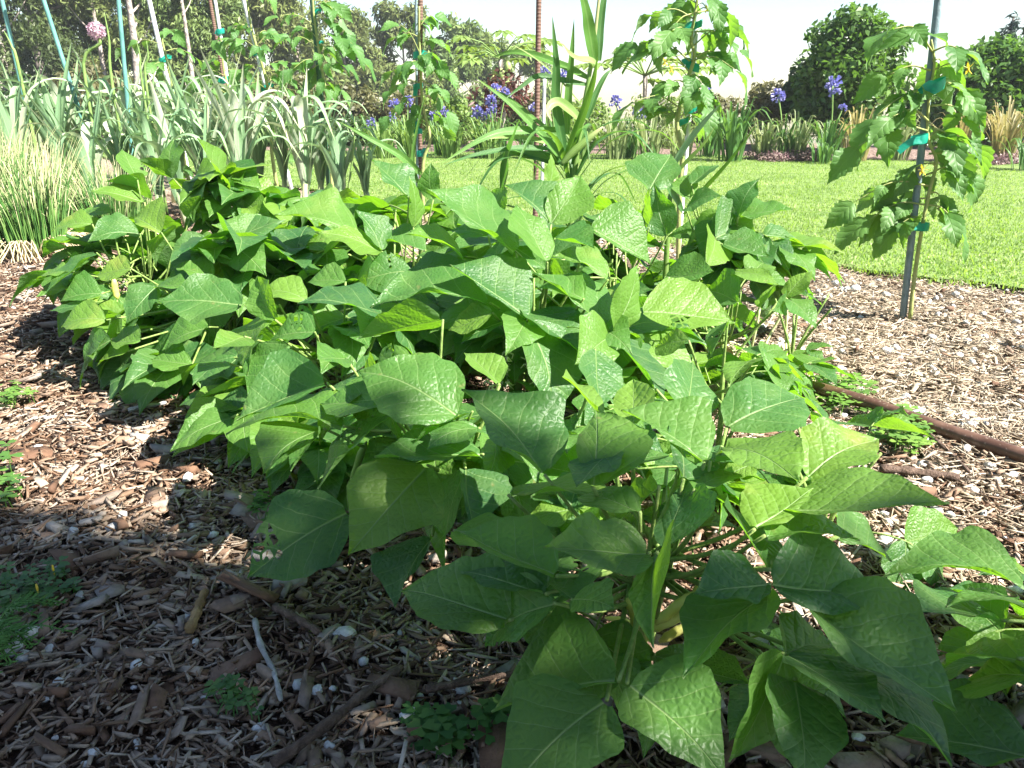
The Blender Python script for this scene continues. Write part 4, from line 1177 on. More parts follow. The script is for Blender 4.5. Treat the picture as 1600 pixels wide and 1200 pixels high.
stk['b11'] = stake("garden_stake", 1410, 500, 1466, 0, 3.14, 5.6, M['stake_blue'], "thick blue grey stake of the right hand tomato", SK)

def tie(x, y, Y, wpx, label, tilt=0.0, tail=None):
    """soft plastic tie: a flat band wound once round, with a loose end"""
    c = at(x, y, Y); r = pxl(wpx, Y) * .5
    o_ = thing("plant_tie", c, label, "plant tie", "green plastic plant ties"); mb = MB(); h = r * .55
    n = 16; vs, fs = [], []
    for i in range(n):
        a = 6.2832 * i / n; p = Vector((math.cos(a) * r, math.sin(a) * r * .8, math.cos(a) * r * tilt))
        vs += [c + p + Vector((0, 0, -h)), c + p * 1.06, c + p + Vector((0, 0, h))]
    for i in range(n):
        j = (i + 1) % n
        fs += [(i * 3, j * 3, j * 3 + 1, i * 3 + 1), (i * 3 + 1, j * 3 + 1, j * 3 + 2, i * 3 + 2)]
    mb.add(vs, fs); mb.build("band", M['tie'], o_)
    m2 = MB(); e = at(*tail, Y - .02) if tail else c + Vector((r * 2.2, -.01, r * .6))
    strap(m2, smooth_pts([c + Vector((0, -r * .8, 0)), (c + e) * .5 + Vector((0, -.015, r * .5)), e], 3), h * 1.6, (0, -1, .2), 0.1, prof=lambda t: 1.0)
    m2.build("loose_end", M['tie'], o_)
tie(1458, 137, 3.10, 30, "green tie across the blue stake, uppermost of its three", .5, (1438, 146))
tie(1436, 218, 3.10, 24, "green tie with a long trailing end at the middle of the blue stake", .2, (1403, 237))
tie(1440, 354, 3.12, 22, "green tie joining the blue stake to its stem low down", 0, (1402, 366))
tie(1087, 40, 4.1, 18, "green tie on the white stake right of the corn, highest of four", .4, (1070, 46))
tie(1082, 104, 4.1, 20, "green tie at the fork of the flowering tomato", -.3, (1066, 98))
tie(1080, 170, 4.1, 20, "green tie among the lower leaves of the flowering tomato", .4, (1095, 168))
tie(1068, 190, 4.1, 14, "lowest green tie on the flowering tomato", .4, (1060, 196))
tie(654, 85, 5.9, 16, "green tie near the top of the central tomato", .2, (672, 90))
tie(653, 135, 5.9, 14, "green tie halfway up the central tomato", .2, (648, 150))
tie(653, 205, 5.9, 13, "green tie low on the thin grey stake", .0, (652, 190))
tie(660, 240, 5.9, 16, "lowest green tie at the foot of the central tomato", .0, (668, 238))
tie(511, 187, 7.0, 14, "green tie at the bare lower stem of the tall thin tomato", .0, (504, 192))
tie(492, 20, 7.0, 9, "green tie near the top of the dark green stake", .3)
tie(496, 70, 7.0, 9, "green tie in the middle of the dark green stake", .3)
tie(344, 50, 8.4, 12, "green tie round the rusty rod and pale stake at left, upper", .3, (338, 54))
tie(352, 125, 8.4, 14, "green tie round the rusty rod and pale stake at left, lower", .3, (343, 129))
tie(402, 82, 7.8, 12, "green tie on the leaning white stake left of the dark green one", .3)
tie(414, 138, 7.8, 12, "green tie low on the leaning white stake left of the dark green one", .3)
tie(255, 94, 9.0, 12, "green tie on the leaning white stake right of the thick pale trunk", .2)

# ------------------------------------------------------------------ tomatoes
def tom_leaflet(mb, P0, P1, n, hw, seed):
    P0, P1 = Vector(P0), Vector(P1); d = P1 - P0; L = d.length; d.normalize()
    n = (Vector(n) - d * d.dot(Vector(n))); n = n.normalized() if n.length > 1e-4 else frame(d)[0]; s = d.cross(n)
    r = random.Random(seed); ph = r.uniform(0, 6); curl = r.uniform(.1, .35); nt = 14; vs, uvs, fs = [], [], []
    for i in range(nt + 1):
        t = i / nt; w = hw * leaf_prof(max(t, .015), .32)
        z = -curl * L * t * t + .05 * L * math.sin(t * 3.14)
        for q in (-1, -.55, 0, .55, 1):
            ser = 1.0 + (.15 * (1 if i % 2 else -0.6) if abs(q) == 1 and 0 < i < nt else 0)
            vs.append(P0 + d * (t * L) + s * (q * w * ser) + n * (z + .25 * abs(q) * w + .05 * L * math.sin(t * 8 + ph + q * 2) * abs(q)))
            uvs.append((t, .5 + .5 * q * w / hw))
    for i in range(nt):
        for j in range(4):
            a = i * 5 + j; fs.append((a, a + 1, a + 6, a + 5))
    mb.add(vs, fs, uvs)
def tom_leaf(parent, a, b, size, seed):
    r = random.Random(seed); a, b = Vector(a), Vector(b); b = a + (b - a) * .85; L = (b - a).length
    up = Vector((0, 0, 1)); mid = (a + b) * .5 + up * L * .16
    rach = smooth_pts([a, mid, b], 5); mb = MB()
    tube(mb, rach, [.0042 - .0028 * i / (len(rach) - 1) for i in range(len(rach))], 5)
    mb.build("leaf_stalk", M['tom_stem'], parent)
    k = len(rach); mb = MB()
    def put(i, ang, sz):
        p = rach[i]; d = (rach[min(i + 1, k - 1)] - rach[max(i - 1, 0)]).normalized()
        s = d.cross(up); s = s.normalized() if s.length > .05 else Vector((1, 0, 0))
        dr = (d * math.cos(ang) + s * math.sin(ang) + Vector((0, 0, -r.uniform(.25, .85)))).normalized()
        st = p + dr * .012
        nn = Vector((r.uniform(-.8, .8), r.uniform(-1.0, .4), 1))
        tom_leaflet(mb, st, st + dr * sz, nn, sz * r.uniform(.24, .34), r.random())
    put(k - 1, 0, size * 1.3)
    for j, fi in enumerate((.78, .42)):
        i = max(1, int(fi * (k - 1))); sz = size * (1.15, 1.0, .6)[j] * r.uniform(.85, 1.1)
        put(i, r.uniform(.7, 1.1), sz)
        if j == 0 or r.random() < .4: put(max(1, i - 1), -r.uniform(.7, 1.1), sz * r.uniform(.7, 1.05))
    o = mb.build("leaf", M['tom'], parent); return o
def tomato(stem, Y, label, leaves=None, nrand=12, size=.11, reach=.28, rpx=4, flowers=(), seed=1, y_lo=None):
    pts = [at(x, y, Y) for x, y in stem]; gpt = pts[0]
    foot = Vector((pts[0].x, pts[0].y, -.01))
    if pts[0].z > .05: pts = [foot + Vector((.02, 0, 0))] + pts
    t = thing("tomato_plant", (foot.x, foot.y, 0), label, "tomato plant", "tomatoes tied to stakes")
    sp = smooth_pts(pts, 5); k = len(sp); r = pxl(rpx, Y)
    mb = MB(); tube(mb, sp, [r * (1 - .55 * i / (k - 1)) for i in range(k)], 8); mb.build("stem", M['tom_stem'], t)
    rr = random.Random(seed); c = 0
    for lf in (leaves or []):
        dy = rr.uniform(-.16, .12); c += 1
        tom_leaf(t, at(lf[0], lf[1], Y), at(lf[2], lf[3], Y + dy), size * rr.uniform(.85, 1.15), seed * 100 + c)
    zs = [p for p in sp if y_lo is None or p.z > at(0, y_lo, Y).z]
    for i in range(nrand):
        p = zs[int((i + rr.random()) / nrand * (len(zs) - 1))]; a = i * 2.4 + seed; q = reach * rr.uniform(.6, 1.15)
        tom_leaf(t, p, p + Vector((q * math.cos(a), q * math.sin(a), rr.uniform(-.16, .10))), size * rr.uniform(.75, 1.1), seed * 100 + 50 + i)
    for (x, y) in flowers:
        p = at(x, y, Y - .05); m = MB()
        for j in range(6):
            a = j * 1.047; d = Vector((math.cos(a), -.5, math.sin(a))).normalized(); s = frame(d)[0]
            m.add([p, p + d * .012 + s * .005, p + d * .028, p + d * .012 - s * .005], [(0, 1, 2, 3)])
        tube(m, [p, p + Vector((0, -.012, -.012))], [.004, .002], 6)
        m.build("flower", M['tom_flower'], t)
        near = min(sp, key=lambda v: (v - p).length)
        m = MB(); tube(m, smooth_pts([near, (near + p) * .5 + Vector((0, 0, .02)), p], 3), .0025, 5); m.build("flower_stalk", M['tom_stem'], t)
    return t
tomato([(1422, 497), (1428, 440), (1440, 360), (1452, 300), (1463, 252), (1450, 215), (1452, 150), (1460, 100), (1455, 62)], 3.12,
       "right hand tomato with drooping leaves on the thick blue stake",
       [(1452, 205, 1322, 232), (1452, 150, 1352, 188), (1454, 110, 1378, 118), (1456, 80, 1385, 38), (1458, 80, 1512, 78), (1455, 165, 1530, 212), (1456, 230, 1532, 222),
        (1450, 290, 1318, 318), (1447, 320, 1345, 345), (1443, 340, 1400, 352), (1453, 300, 1478, 318), (1460, 255, 1395, 282), (1455, 140, 1408, 162), (1447, 310, 1372, 338), (1452, 240, 1520, 275), (1457, 130, 1520, 160), (1450, 320, 1495, 345), (1456, 200, 1500, 235), (1455, 270, 1425, 300), (1452, 190, 1385, 180), (1458, 95, 1478, 112), (1452, 215, 1470, 200),
        (1456, 270, 1498, 262)],
       0, .118, .2, 3.6, [(1513, 107), (1441, 265)], 3)
tomato([(1062, 300), (1066, 240), (1058, 190), (1072, 130), (1085, 90), (1080, 60), (1088, 10), (1095, -40)], 4.05,
       "flowering tomato on the white stake right of the corn",
       [(1078, 95, 985, 62), (1075, 110, 1015, 70), (1085, 90, 1135, 85), (1080, 95, 1160, 110), (1085, 70, 1150, 45), (1088, 20, 1160, 40), (1085, 30, 1010, 20), (1072, 130, 1040, 130),
        (1075, 120, 1100, 130), (1065, 170, 980, 155), (1060, 185, 1030, 165), (1066, 180, 1085, 185), (1085, 50, 1165, 80), (1080, 60, 1045, 45), (1070, 140, 1110, 150), (1088, 5, 1060, 5), (1090, -10, 1140, 20)],
       3, .12, .25, 4, [(1039, 97), (1049, 108), (1112, 18), (1105, 14)], 5, y_lo=190)
tomato([(660, 300), (662, 250), (672, 215), (660, 160), (657, 100), (655, 50), (655, 10)], 5.85, "central tomato climbing the rusty rod against the sky",
       [(657, 85, 620, 30), (657, 40, 680, 20), (656, 100, 610, 110), (657, 105, 640, 95), (658, 95, 690, 95), (658, 110, 705, 110), (659, 125, 705, 180), (660, 150, 600, 185), (660, 160, 645, 185), (658, 60, 615, 55), (657, 70, 690, 60), (660, 140, 690, 140), (659, 130, 605, 140)],
       4, .12, .2, 3, [], 7, y_lo=190)
tomato([(518, 280), (519, 230), (514, 170), (505, 120), (497, 70), (490, 20), (488, -30)], 6.95, "tall thin tomato twisting round the dark green stake",
       [(497, 75, 445, 55), (498, 60, 560, 70), (500, 95, 450, 110), (503, 110, 545, 100), (492, 30, 545, 50), (505, 120, 510, 140), (490, 10, 530, 5), (495, 60, 470, 40), (508, 135, 535, 140), (497, 70, 575, 92), (502, 100, 480, 120)],
       5, .14, .3, 3, [], 9, y_lo=150)
tomato([(425, 240), (424, 200), (420, 150), (412, 110), (400, 70), (390, 30), (383, -20)], 7.7, "bushy tomato on the leaning white stake left of the dark green one",
       [(420, 150, 470, 140), (418, 140, 375, 140), (412, 110, 460, 95), (410, 105, 370, 110), (402, 70, 440, 50), (400, 75, 360, 60), (422, 170, 465, 175), (420, 165, 385, 190), (424, 190, 450, 210), (424, 195, 390, 220), (395, 50, 370, 35), (415, 125, 450, 120)],
       12, .13, .35, 3, [], 11)
tomato([(368, 240), (366, 200), (360, 150), (350, 110), (345, 60)], 8.3, "leafy tomato round the foot of the leaning rusty rod at left", [], 16, .14, .40, 3, [], 13)
tomato([(288, 250), (282, 200), (272, 150), (262, 100), (250, 50)], 8.9, "leafy tomato round the foot of the leaning white stake", [], 18, .15, .45, 3, [], 15)

# ------------------------------------------------------------------ corn
def corn(label, base, stalk, leaves, husks, Y, nx=0):
    c = Vector((at(base, 300, Y).x, Y, 0)); t = thing("corn_plant", c, label, "corn plant", "corn in the bed")
    pts = [c + Vector((0, 0, -.02))] + [at(x, y, Y) for x, y in stalk]
    mb = MB(); sp = smooth_pts(pts, 4); k = len(sp)
    tube(mb, sp, [pxl(5.0, Y) * (1 - .6 * i / (k - 1)) * (1 + .10 * (i % 4 == 0)) for i in range(k)], 9); mb.build("stalk", M['husk'], t)
    for (p, w, m, dy) in leaves:
        n = len(p); mb = MB(); q = smooth_pts([at(x, y, Y + dy * i / (n - 1)) for i, (x, y) in enumerate(p)], 6)
        strap(mb, q, pxl(w * .78, Y), rng.choice([(0, -.8, .6), (.3, -.9, .4), (-.3, -.8, .5)]), rng.uniform(.2, .45), wave=.12)
        mb.build("leaf", M[m], t)
    for k2 in range(nx):
        a = k2 * 2.4 + .6; L = rng.uniform(.30, .52); z0 = rng.uniform(.30, .62); o = Vector((math.cos(a), math.sin(a) * .7, 0)); b = Vector((c.x + .02 * o.x, Y, z0))
        mb = MB(); strap(mb, smooth_pts([b, b + o * L * .3 + Vector((0, 0, L * .35)), b + o * L * .75 + Vector((0, 0, L * .42)), b + o * L * 1.15 + Vector((0, 0, L * rng.uniform(-.1, .25)))], 6), rng.uniform(.018, .030), (0, 0, 1), .3, wave=.12)
        mb.build("leaf", M[rng.choice(['corn', 'corn_dark', 'corn'])], t)
    for (p, w) in husks:
        mb = MB(); q = smooth_pts([at(x, y, Y - .06) for x, y in p], 5); k = len(q)
        tube(mb, q, [pxl(w * .5, Y) * (math.sin(math.pi * min(.98, .12 + .86 * i / (k - 1))) ** .7) for i in range(k)], 9)
        mb.build("cob", M['husk'], t)
    return t
corn("tall corn plant with broad leaves and curled husks in the middle of the bed", 893,
     [(893, 330), (900, 250), (910, 180), (922, 110), (930, 50), (938, -20)],
     [([(929, 98), (921, 50), (914, 10), (900, -45)], 24, 'corn', -.1), ([(936, 95), (938, 45), (945, -10), (952, -40)], 14, 'corn_dark', .05),
      ([(882, 240), (868, 165), (868, 100), (863, 26)], 21, 'corn_dark', -.12), ([(886, 210), (888, 150), (893, 90), (897, 30)], 15, 'corn', -.05),
      ([(915, 132), (880, 126), (842, 119), (815, 135), (785, 158)], 12, 'corn_dark', -.1), ([(918, 122), (880, 104), (838, 88), (800, 82), (768, 90)], 17, 'corn', .15),
      ([(880, 258), (905, 195), (925, 135), (934, 88)], 16, 'corn', -.2), ([(886, 258), (850, 215), (800, 165), (745, 122)], 16, 'corn', -.15),
      ([(872, 203), (810, 204), (760, 214), (688, 256)], 16, 'corn', -.25), ([(872, 233), (805, 232), (745, 242), (692, 258)], 12, 'corn_dark', -.3),
      ([(868, 226), (825, 216), (780, 214), (735, 220)], 10, 'husk', -.1), ([(785, 296), (793, 245), (803, 215), (812, 186)], 22, 'corn_dark', -.3),
      ([(875, 255), (840, 245), (800, 240), (760, 262)], 26, 'corn_dark', .1), ([(900, 235), (840, 190), (790, 150), (762, 140)], 9, 'corn', .2),
      ([(905, 160), (870, 120), (835, 90), (798, 68)], 4, 'husk', -.05), ([(912, 194), (888, 170), (868, 160), (856, 172), (862, 190)], 20, 'husk', -.12), ([(935, 108), (925, 96), (905, 93), (888, 82), (878, 66)], 15, 'husk', -.12), ([(918, 185), (930, 150), (945, 120), (956, 108)], 12, 'corn_dark', .05)],
     [([(876, 258), (895, 238), (918, 218), (942, 198)], 12)], 3.25, 19)
corn("short leaning corn plant with long grassy leaves right of the tall one", 1050,
     [(1045, 330), (1050, 300), (1054, 280)],
     [([(1050, 262), (1072, 225), (1100, 190), (1128, 160)], 13, 'leek', -.1), ([(1055, 272), (1078, 248), (1100, 225), (1118, 196)], 9, 'husk', -.1),
      ([(1068, 335), (1100, 295), (1142, 248), (1186, 190)], 9, 'corn', -.2), ([(1066, 331), (1048, 300), (1030, 262), (1018, 222)], 22, 'corn_dark', -.25)], [], 3.0)
corn("small corn plant with one long pointed leaf in front of the central stakes", 655,
     [(655, 320), (656, 290)],
     [([(658, 272), (625, 243), (580, 218), (530, 190)], 15, 'corn', -.2), ([(655, 292), (645, 250), (652, 200), (666, 140)], 7, 'corn', 0), ([(648, 290), (640, 262), (630, 240), (618, 224)], 12, 'corn_dark', .1)], [], 3.6)

# ------------------------------------------------------------------ leeks and onions
def leek(px, Y, H, n, label, lean=0.0, az0=0.0, seed=0, w=.055, pale=False, flower=None):
    r = random.Random(seed); c = Vector((at(px, 300, Y).x, Y, 0.0))
    t = thing("leek_plant", c, label, "leek", "leeks along the bed"); sh = H * .30
    top = c + Vector((lean * .3, 0, sh)); mb = MB()
    tube(mb, [c + Vector((0, 0, -.02)), c * .5 + top * .5, top], [.024, .022, .020], 9); mb.build("stalk", M['leek_stalk'], t)
    for k in range(n):
        sd = 1 if k % 2 else -1; f = k / max(1, n - 1); L = H * r.uniform(.75, 1.15)
        a = az0 + (0 if sd > 0 else math.pi) + r.uniform(-.7, .7); o = Vector((math.cos(a), math.sin(a), 0))
        e = (1 - f) * .55 + r.uniform(.05, .25)
        b = top + Vector((0, 0, -sh * .35 * (1 - f)))
        droop = r.random() < .48
        p = [b, b + o * L * .10 * e + Vector((lean * .1, 0, L * .30)), b + o * L * .32 * e + Vector((lean * .2, 0, L * .58))]
        if droop: p += [b + o * L * (.55 * e + .1) + Vector((lean * .3, 0, L * .62)), b + o * L * (.72 * e + .16) + Vector((lean * .3, 0, L * r.uniform(.28, .46)))]
        else: p += [b + o * L * .55 * e + Vector((lean * .35, 0, L * .85))]
        mb = MB(); strap(mb, smooth_pts(p, 5), w * r.uniform(.75, 1.15), (o.y * .2, -o.x * .2, 1), .35, wave=.05)
        mb.build("leaf", M['leek_pale'] if (pale or r.random() < .22) else M['leek'], t)
    return t
LK = [(12, 6.3, .88, 8, "leek at the left edge beside the first teal stake"), (52, 6.6, .82, 8, "leek between the first and second teal stakes"), (95, 6.1, .84, 9, "leek just under the second teal stake"),
      (128, 6.7, .84, 8, "leek at the foot of the pink flower stem"), (160, 6.2, .82, 9, "leek left of the upright teal stake, standing over the onions"), (192, 6.5, .86, 8, "leek standing under the upright teal stake"),
      (222, 6.1, .80, 9, "leek right of the upright teal stake"), (252, 6.6, .84, 9, "leek in front of the thick pale trunk"), (285, 6.2, .80, 9, "leek with broad white lit blades below the forked trunk"),
      (318, 6.0, .78, 9, "leek behind the topmost bean leaves at left"), (345, 6.4, .84, 9, "leek below the leaning rusty rod at left"), (392, 6.0, .80, 9, "leek with a pale folded blade left of the bare lawn gap"),
      (410, 6.3, .74, 8, "leek below the leaning white stake, drooping to the left"), (444, 6.2, .80, 9, "leek standing alone against the lawn with a white hanging blade"), (497, 6.2, .74, 7, "thin leek with a bent withered tip below the dark green stake"),
      (540, 6.0, .58, 6, "short leek nearest the small corn plant"),
      (150, 5.5, .66, 9, "short leek behind the onion clumps, just right of the bleached one"), (195, 5.6, .68, 9, "short leek in front of the upright teal stake"), (240, 5.5, .66, 9, "short leek directly behind the topmost bean leaves, left one"),
      (285, 5.6, .68, 9, "short leek directly behind the topmost bean leaves, right one"), (330, 5.6, .66, 9, "short leek in front of the slim forked trunk"), (375, 5.7, .66, 8, "short leek at the near end of the bare lawn gap"),
      (472, 6.0, .72, 9, "leek filling the gap right of the one with a white hanging blade"), (578, 6.2, .5, 7, "small leek left of the central stakes, just behind the long pointed corn leaf"), (70, 7.2, .9, 9, "tall leek at the back below the dark gum tree"), (35, 5.9, .84, 9, "leek just behind the bleached onion tips at the left edge"), (270, 7.1, .9, 9, "tall leek at the back below the leaning white stake")]
for k, (px, Y, H, n, lab) in enumerate(LK):
    leek(px, Y, H * 1.16, n + 4, lab, lean=(-.05, .04, .1, -.1)[k % 4], az0=(.5 * k) % 1.6 - .6, seed=40 + k, w=.072 if k < 12 else .06, pale=(k in (8, 11)))
# tall round seed stems among the leeks
for j, (x0, y0, x1, y1, w, lab) in enumerate([(175, 130, 163, 20, 5, "tall pointed green onion stem left of the upright teal stake"), (222, 130, 213, 64, 4, "pointed green onion stem, left one of two close together"), (228, 130, 229, 64, 4, "pointed green onion stem, right one of two close together"), (30, 110, 6, 48, 5, "green onion stem in front of the first teal stake"), (545, 300, 554, 182, 4, "single upright pale stem near the small corn plant")]):
    Y = 6.0; A, B = at(x0, y0, Y), at(x1, y1, Y); m = MB(); r = pxl(w * .5, Y)
    f = Vector((A.x + .02, Y, 0)); tube(m, smooth_pts([f, A, A.lerp(B, .6) + Vector((.012, 0, 0)), B], 5), [r * (1 - .85 * (i / 15) ** 2) for i in range(16)], 7)
    tag(m.build("flowering_onion", M['green_stalk'], None, True, loc=f), lab, "onion", "tall onions among the leeks")
Y = 6.0; f = Vector((at(134, 130, Y).x, Y, 0))
t = thing("leek_flower", f, "curved leek stem topped by one drooping pale pink flower head", "flower")
m = MB(); st = smooth_pts([f, at(134, 130, Y), at(132, 92, Y), at(140, 78, Y), at(154, 70, Y), at(156, 64, Y), at(151, 56, Y)], 4)
tube(m, st, [pxl(2.4, Y)] * len(st), 7); m.build("stalk", M['green_stalk'], t)
hc = at(150, 48, Y); n = 200; d = nr.normal(size=(n, 3)); d /= np.linalg.norm(d, axis=1)[:, None]
M['pink'] = FOL("leek_floret", (0.45, 0.28, 0.36), (0.60, 0.42, 0.50), (0.75, 0.62, 0.66), (0.7, 0.45, 0.55))
leaf_cloud("flower_head", [(hc, pxl(12, Y))], 420, .018, M['pink'], t, aspect=.7, shell=.8)

def chives(cx, cy, n, H, lean, label, seed):
    q = np.random.default_rng(seed); c = Vector((cx, cy, 0)); t = thing("onion_clump", c, label, "onion clump", "clumps of bunching onions")
    V, F, A, U = [], [], [], []
    for k in range(n):
        a, rr = q.uniform(0, 6.283), .17 * math.sqrt(q.random()); b = c + Vector((rr * math.cos(a), rr * math.sin(a), 0))
        h = H * q.uniform(.55, 1.08); o = Vector((math.cos(a), math.sin(a), 0)) * rr * 1.3 + Vector(lean) + Vector((q.normal(0, .07), q.normal(0, .07), 0))
        bend = q.random() < .25; p = [b, b + o * h * .35 + Vector((0, 0, h * .4)), b + o * h * .8 + Vector((0, 0, h * .75)), b + o * h * (1.5 if not bend else 2.2) + Vector((0, 0, h * (1.0 if not bend else .72)))]
        r = q.uniform(.0026, .0046); rn = q.random(); i0 = len(V)
        sp = smooth_pts(p, 2); kk = len(sp)
        for i, pt in enumerate(sp):
            for j in range(3):
                th = j * 2.094 + a; V.append(pt + Vector((math.cos(th), math.sin(th), 0)) * r * (1 - .75 * (i / (kk - 1)) ** 2)); A.append(rn); U.append((i / (kk - 1), .5))
        for i in range(kk - 1):
            for j in range(3): F.append((i0 + i * 3 + j, i0 + i * 3 + (j + 1) % 3, i0 + i * 3 + 3 + (j + 1) % 3, i0 + i * 3 + 3 + j))
    big_mesh("blades", np.array([tuple(v) for v in V]), np.array(F), M['chive'], {"rnd": A}, t, True, U)
    m = MB(); r = random.Random(seed)
    for k in range(130):
        a, rr = r.uniform(0, 6.28), .19 * math.sqrt(r.random()); b = c + Vector((rr * math.cos(a), rr * math.sin(a), 0.01)); o = Vector((math.cos(a + r.uniform(-1, 1)), math.sin(a + r.uniform(-1, 1)), 0))
        tube(m, smooth_pts([b, b + o * .05 + Vector((0, 0, .10)), b + o * .14 + Vector((0, 0, .05)), b + o * .2 + Vector((0, 0, .01))], 2), .003, 4)
    m.build("dry_skins", M['straw'], t)
chives(-2.72, 4.55, 430, .56, (-.10, .05, 0), "onion clump nearest the bean leaves with straw at its foot", 1)
chives(-3.02, 4.75, 430, .66, (-.08, .05, 0), "bleached onion clump at the left edge, in front of the leeks", 2)
chives(-3.0, 5.15, 400, .60, (-.06, .05, 0), "onion clump with pale dry tips in the middle of the row", 3)
chives(-2.42, 4.95, 330, .48, (-.02, .05, 0), "low onion clump with orange tips just behind the left most bean leaves", 5)
chives(-3.35, 5.25, 380, .68, (-.08, .05, 0), "onion clump cut off by the left edge below the teal stake", 4)

# ------------------------------------------------------------------ pipe, sticks, dead leaves, cut stems
A, B = gp(1212, 588, .03), gp(1690, 742, .03); A2 = gp(1050, 530, .03)
m = MB(); pp = smooth_pts([A2, A, A.lerp(B, .3) + Vector((.01, .008, .004)), A.lerp(B, .65) + Vector((.004, 0, 0)), B], 7)
tube(m, pp, [.019] * len(pp), 14)
tag(m.build("irrigation_pipe", M['pipe'], None, True, loc=A), "brown irrigation pipe lying along the right side of the bed", "pipe")
def stick(x0, y0, x1, y1, wpx, mat, label, cat="stick", name="stick", bend=.02, n=7, z=.022, group="sticks lying on the mulch"):
    A, B = gp(x0, y0, z), gp(x1, y1, z); m = MB(); r = pxl(wpx * .5, A.y + .25)
    A.z += gz(A.x, A.y) + .008; B.z += gz(B.x, B.y) + .008
    s = (B - A).cross(Vector((0, 0, 1))) * bend; p = smooth_pts([A, A.lerp(B, .35) + s + Vector((0, 0, .004)), A.lerp(B, .7) - s * .6, B], 4)
    tube(m, p, [r * (1 + .18 * math.sin(i * 1.9) - .25 * i / len(p)) for i in range(len(p))], n)
    tag(m.build(name, mat, None, True, loc=A), label, cat, group)
def wood(name, a, b, sc=1.0):
    k = NT(name); n = k.ss(k.noise(45 * sc, 6, rough=.7), .3, .7)
    return k.surf(k.mix(n, a, b), .85, .25, k.bump(n, .9, .006))
M['grey_stick'] = wood("grey_stick", (.30, .29, .28), (.52, .51, .49)); M['brown_stick'] = wood("brown_stick", (.055, .035, .026), (.19, .13, .10)); M['tan_stick'] = wood("tan_stick", (.22, .14, .06), (.40, .27, .13))
stick(398, 966, 438, 1086, 9, M['grey_stick'], "pale grey straight stick in the shaded chips")
stick(425, 1185, 628, 1040, 19, M['brown_stick'], "thick dark brown branch at the bottom between chips and beans")
stick(665, 1080, 820, 1045, 13, M['brown_stick'], "dark branch half under the front bean leaves")
stick(295, 980, 322, 925, 17, M['tan_stick'], "ochre piece of bark left of the pale grey stick", "bark piece", "bark_piece", n=5)
stick(430, 945, 500, 990, 14, M['brown_stick'], "broken brown stick below the eaten leaf")
stick(200, 640, 260, 628, 8, M['grey_stick'], "sunlit pale splinter near the half shaded leaves", "splinter", "splinter", n=5)
stick(1375, 728, 1500, 742, 14, M['brown_stick'], "grey brown splintered branch right of the pale bean leaf")
stick(1445, 672, 1515, 735, 7, M['brown_stick'], "thin dark twig crossing the stones below the pipe")
def dry(x, y, s, label, seed):
    p = gp(x, y, .05); o = thing("dead_leaf", (p.x, p.y, .0), label, "dead leaf", "dead leaves beside the bed"); r = random.Random(seed)
    m = MB(); a = r.uniform(0, 6.28); d = Vector((math.cos(a), math.sin(a), r.uniform(-.5, .5))).normalized()
    leaflet_mesh(m, p - d * s * .5, p + d * s * .5, (r.uniform(-.6, .6), -.8, .6), s * .36, s * .36, .35, .25, 1.1, .09, 16, seed); m.build("blade", M['dry_leaf'], o)
    m = MB(); tube(m, smooth_pts([p - d * s * .5, p - d * s * .8 + Vector((0, 0, .02)), (p.x - d.x * s, p.y - d.y * s, .012)], 3), .002, 5); m.build("stalk", M['straw'], o)
dry(1118, 578, .14, "crumpled tan dead leaf, left of two beside the pale bean leaf", 3)
dry(1150, 592, .12, "folded brown dead leaf, right of two beside the pale bean leaf", 8)
m = MB()
for k in range(60):
    x, y = rng.uniform(1090, 1235), rng.uniform(545, 590); p = gp(x, y, rng.uniform(.015, .07)); a = rng.gauss(.9, .5); L = rng.uniform(.07, .2); o = Vector((math.cos(a), math.sin(a), 0))
    tube(m, smooth_pts([p - o * L * .5, p + Vector((0, 0, rng.uniform(0, .03))), p + o * L * .5 + Vector((0, 0, rng.uniform(-.02, .02)))], 3), rng.uniform(.0016, .0042), 5)
M['cut_stem'] = simple("cut_stem", (0.30, 0.36, 0.15), (0.55, 0.53, 0.32), .7, scale=20)
tag(m.build("cut_stems", M['cut_stem']), "heap of pale green cut stems beside the broad pale leaf", "cut stems", kind="stuff")
m = MB()
for pts_ in ([(1232, 590), (1228, 540), (1230, 468)], [(1185, 575), (1200, 530), (1222, 490), (1229, 466)], [(1170, 560), (1180, 520), (1187, 482)], [(1236, 600), (1224, 560), (1222, 540)]):
    tube(m, smooth_pts([gp(*pts_[0], .01)] + [at(x, y, 2.58) for x, y in pts_[1:]], 4), .0045, 6)
m.build("stem", M['cut_stem'], bean_obj[15])

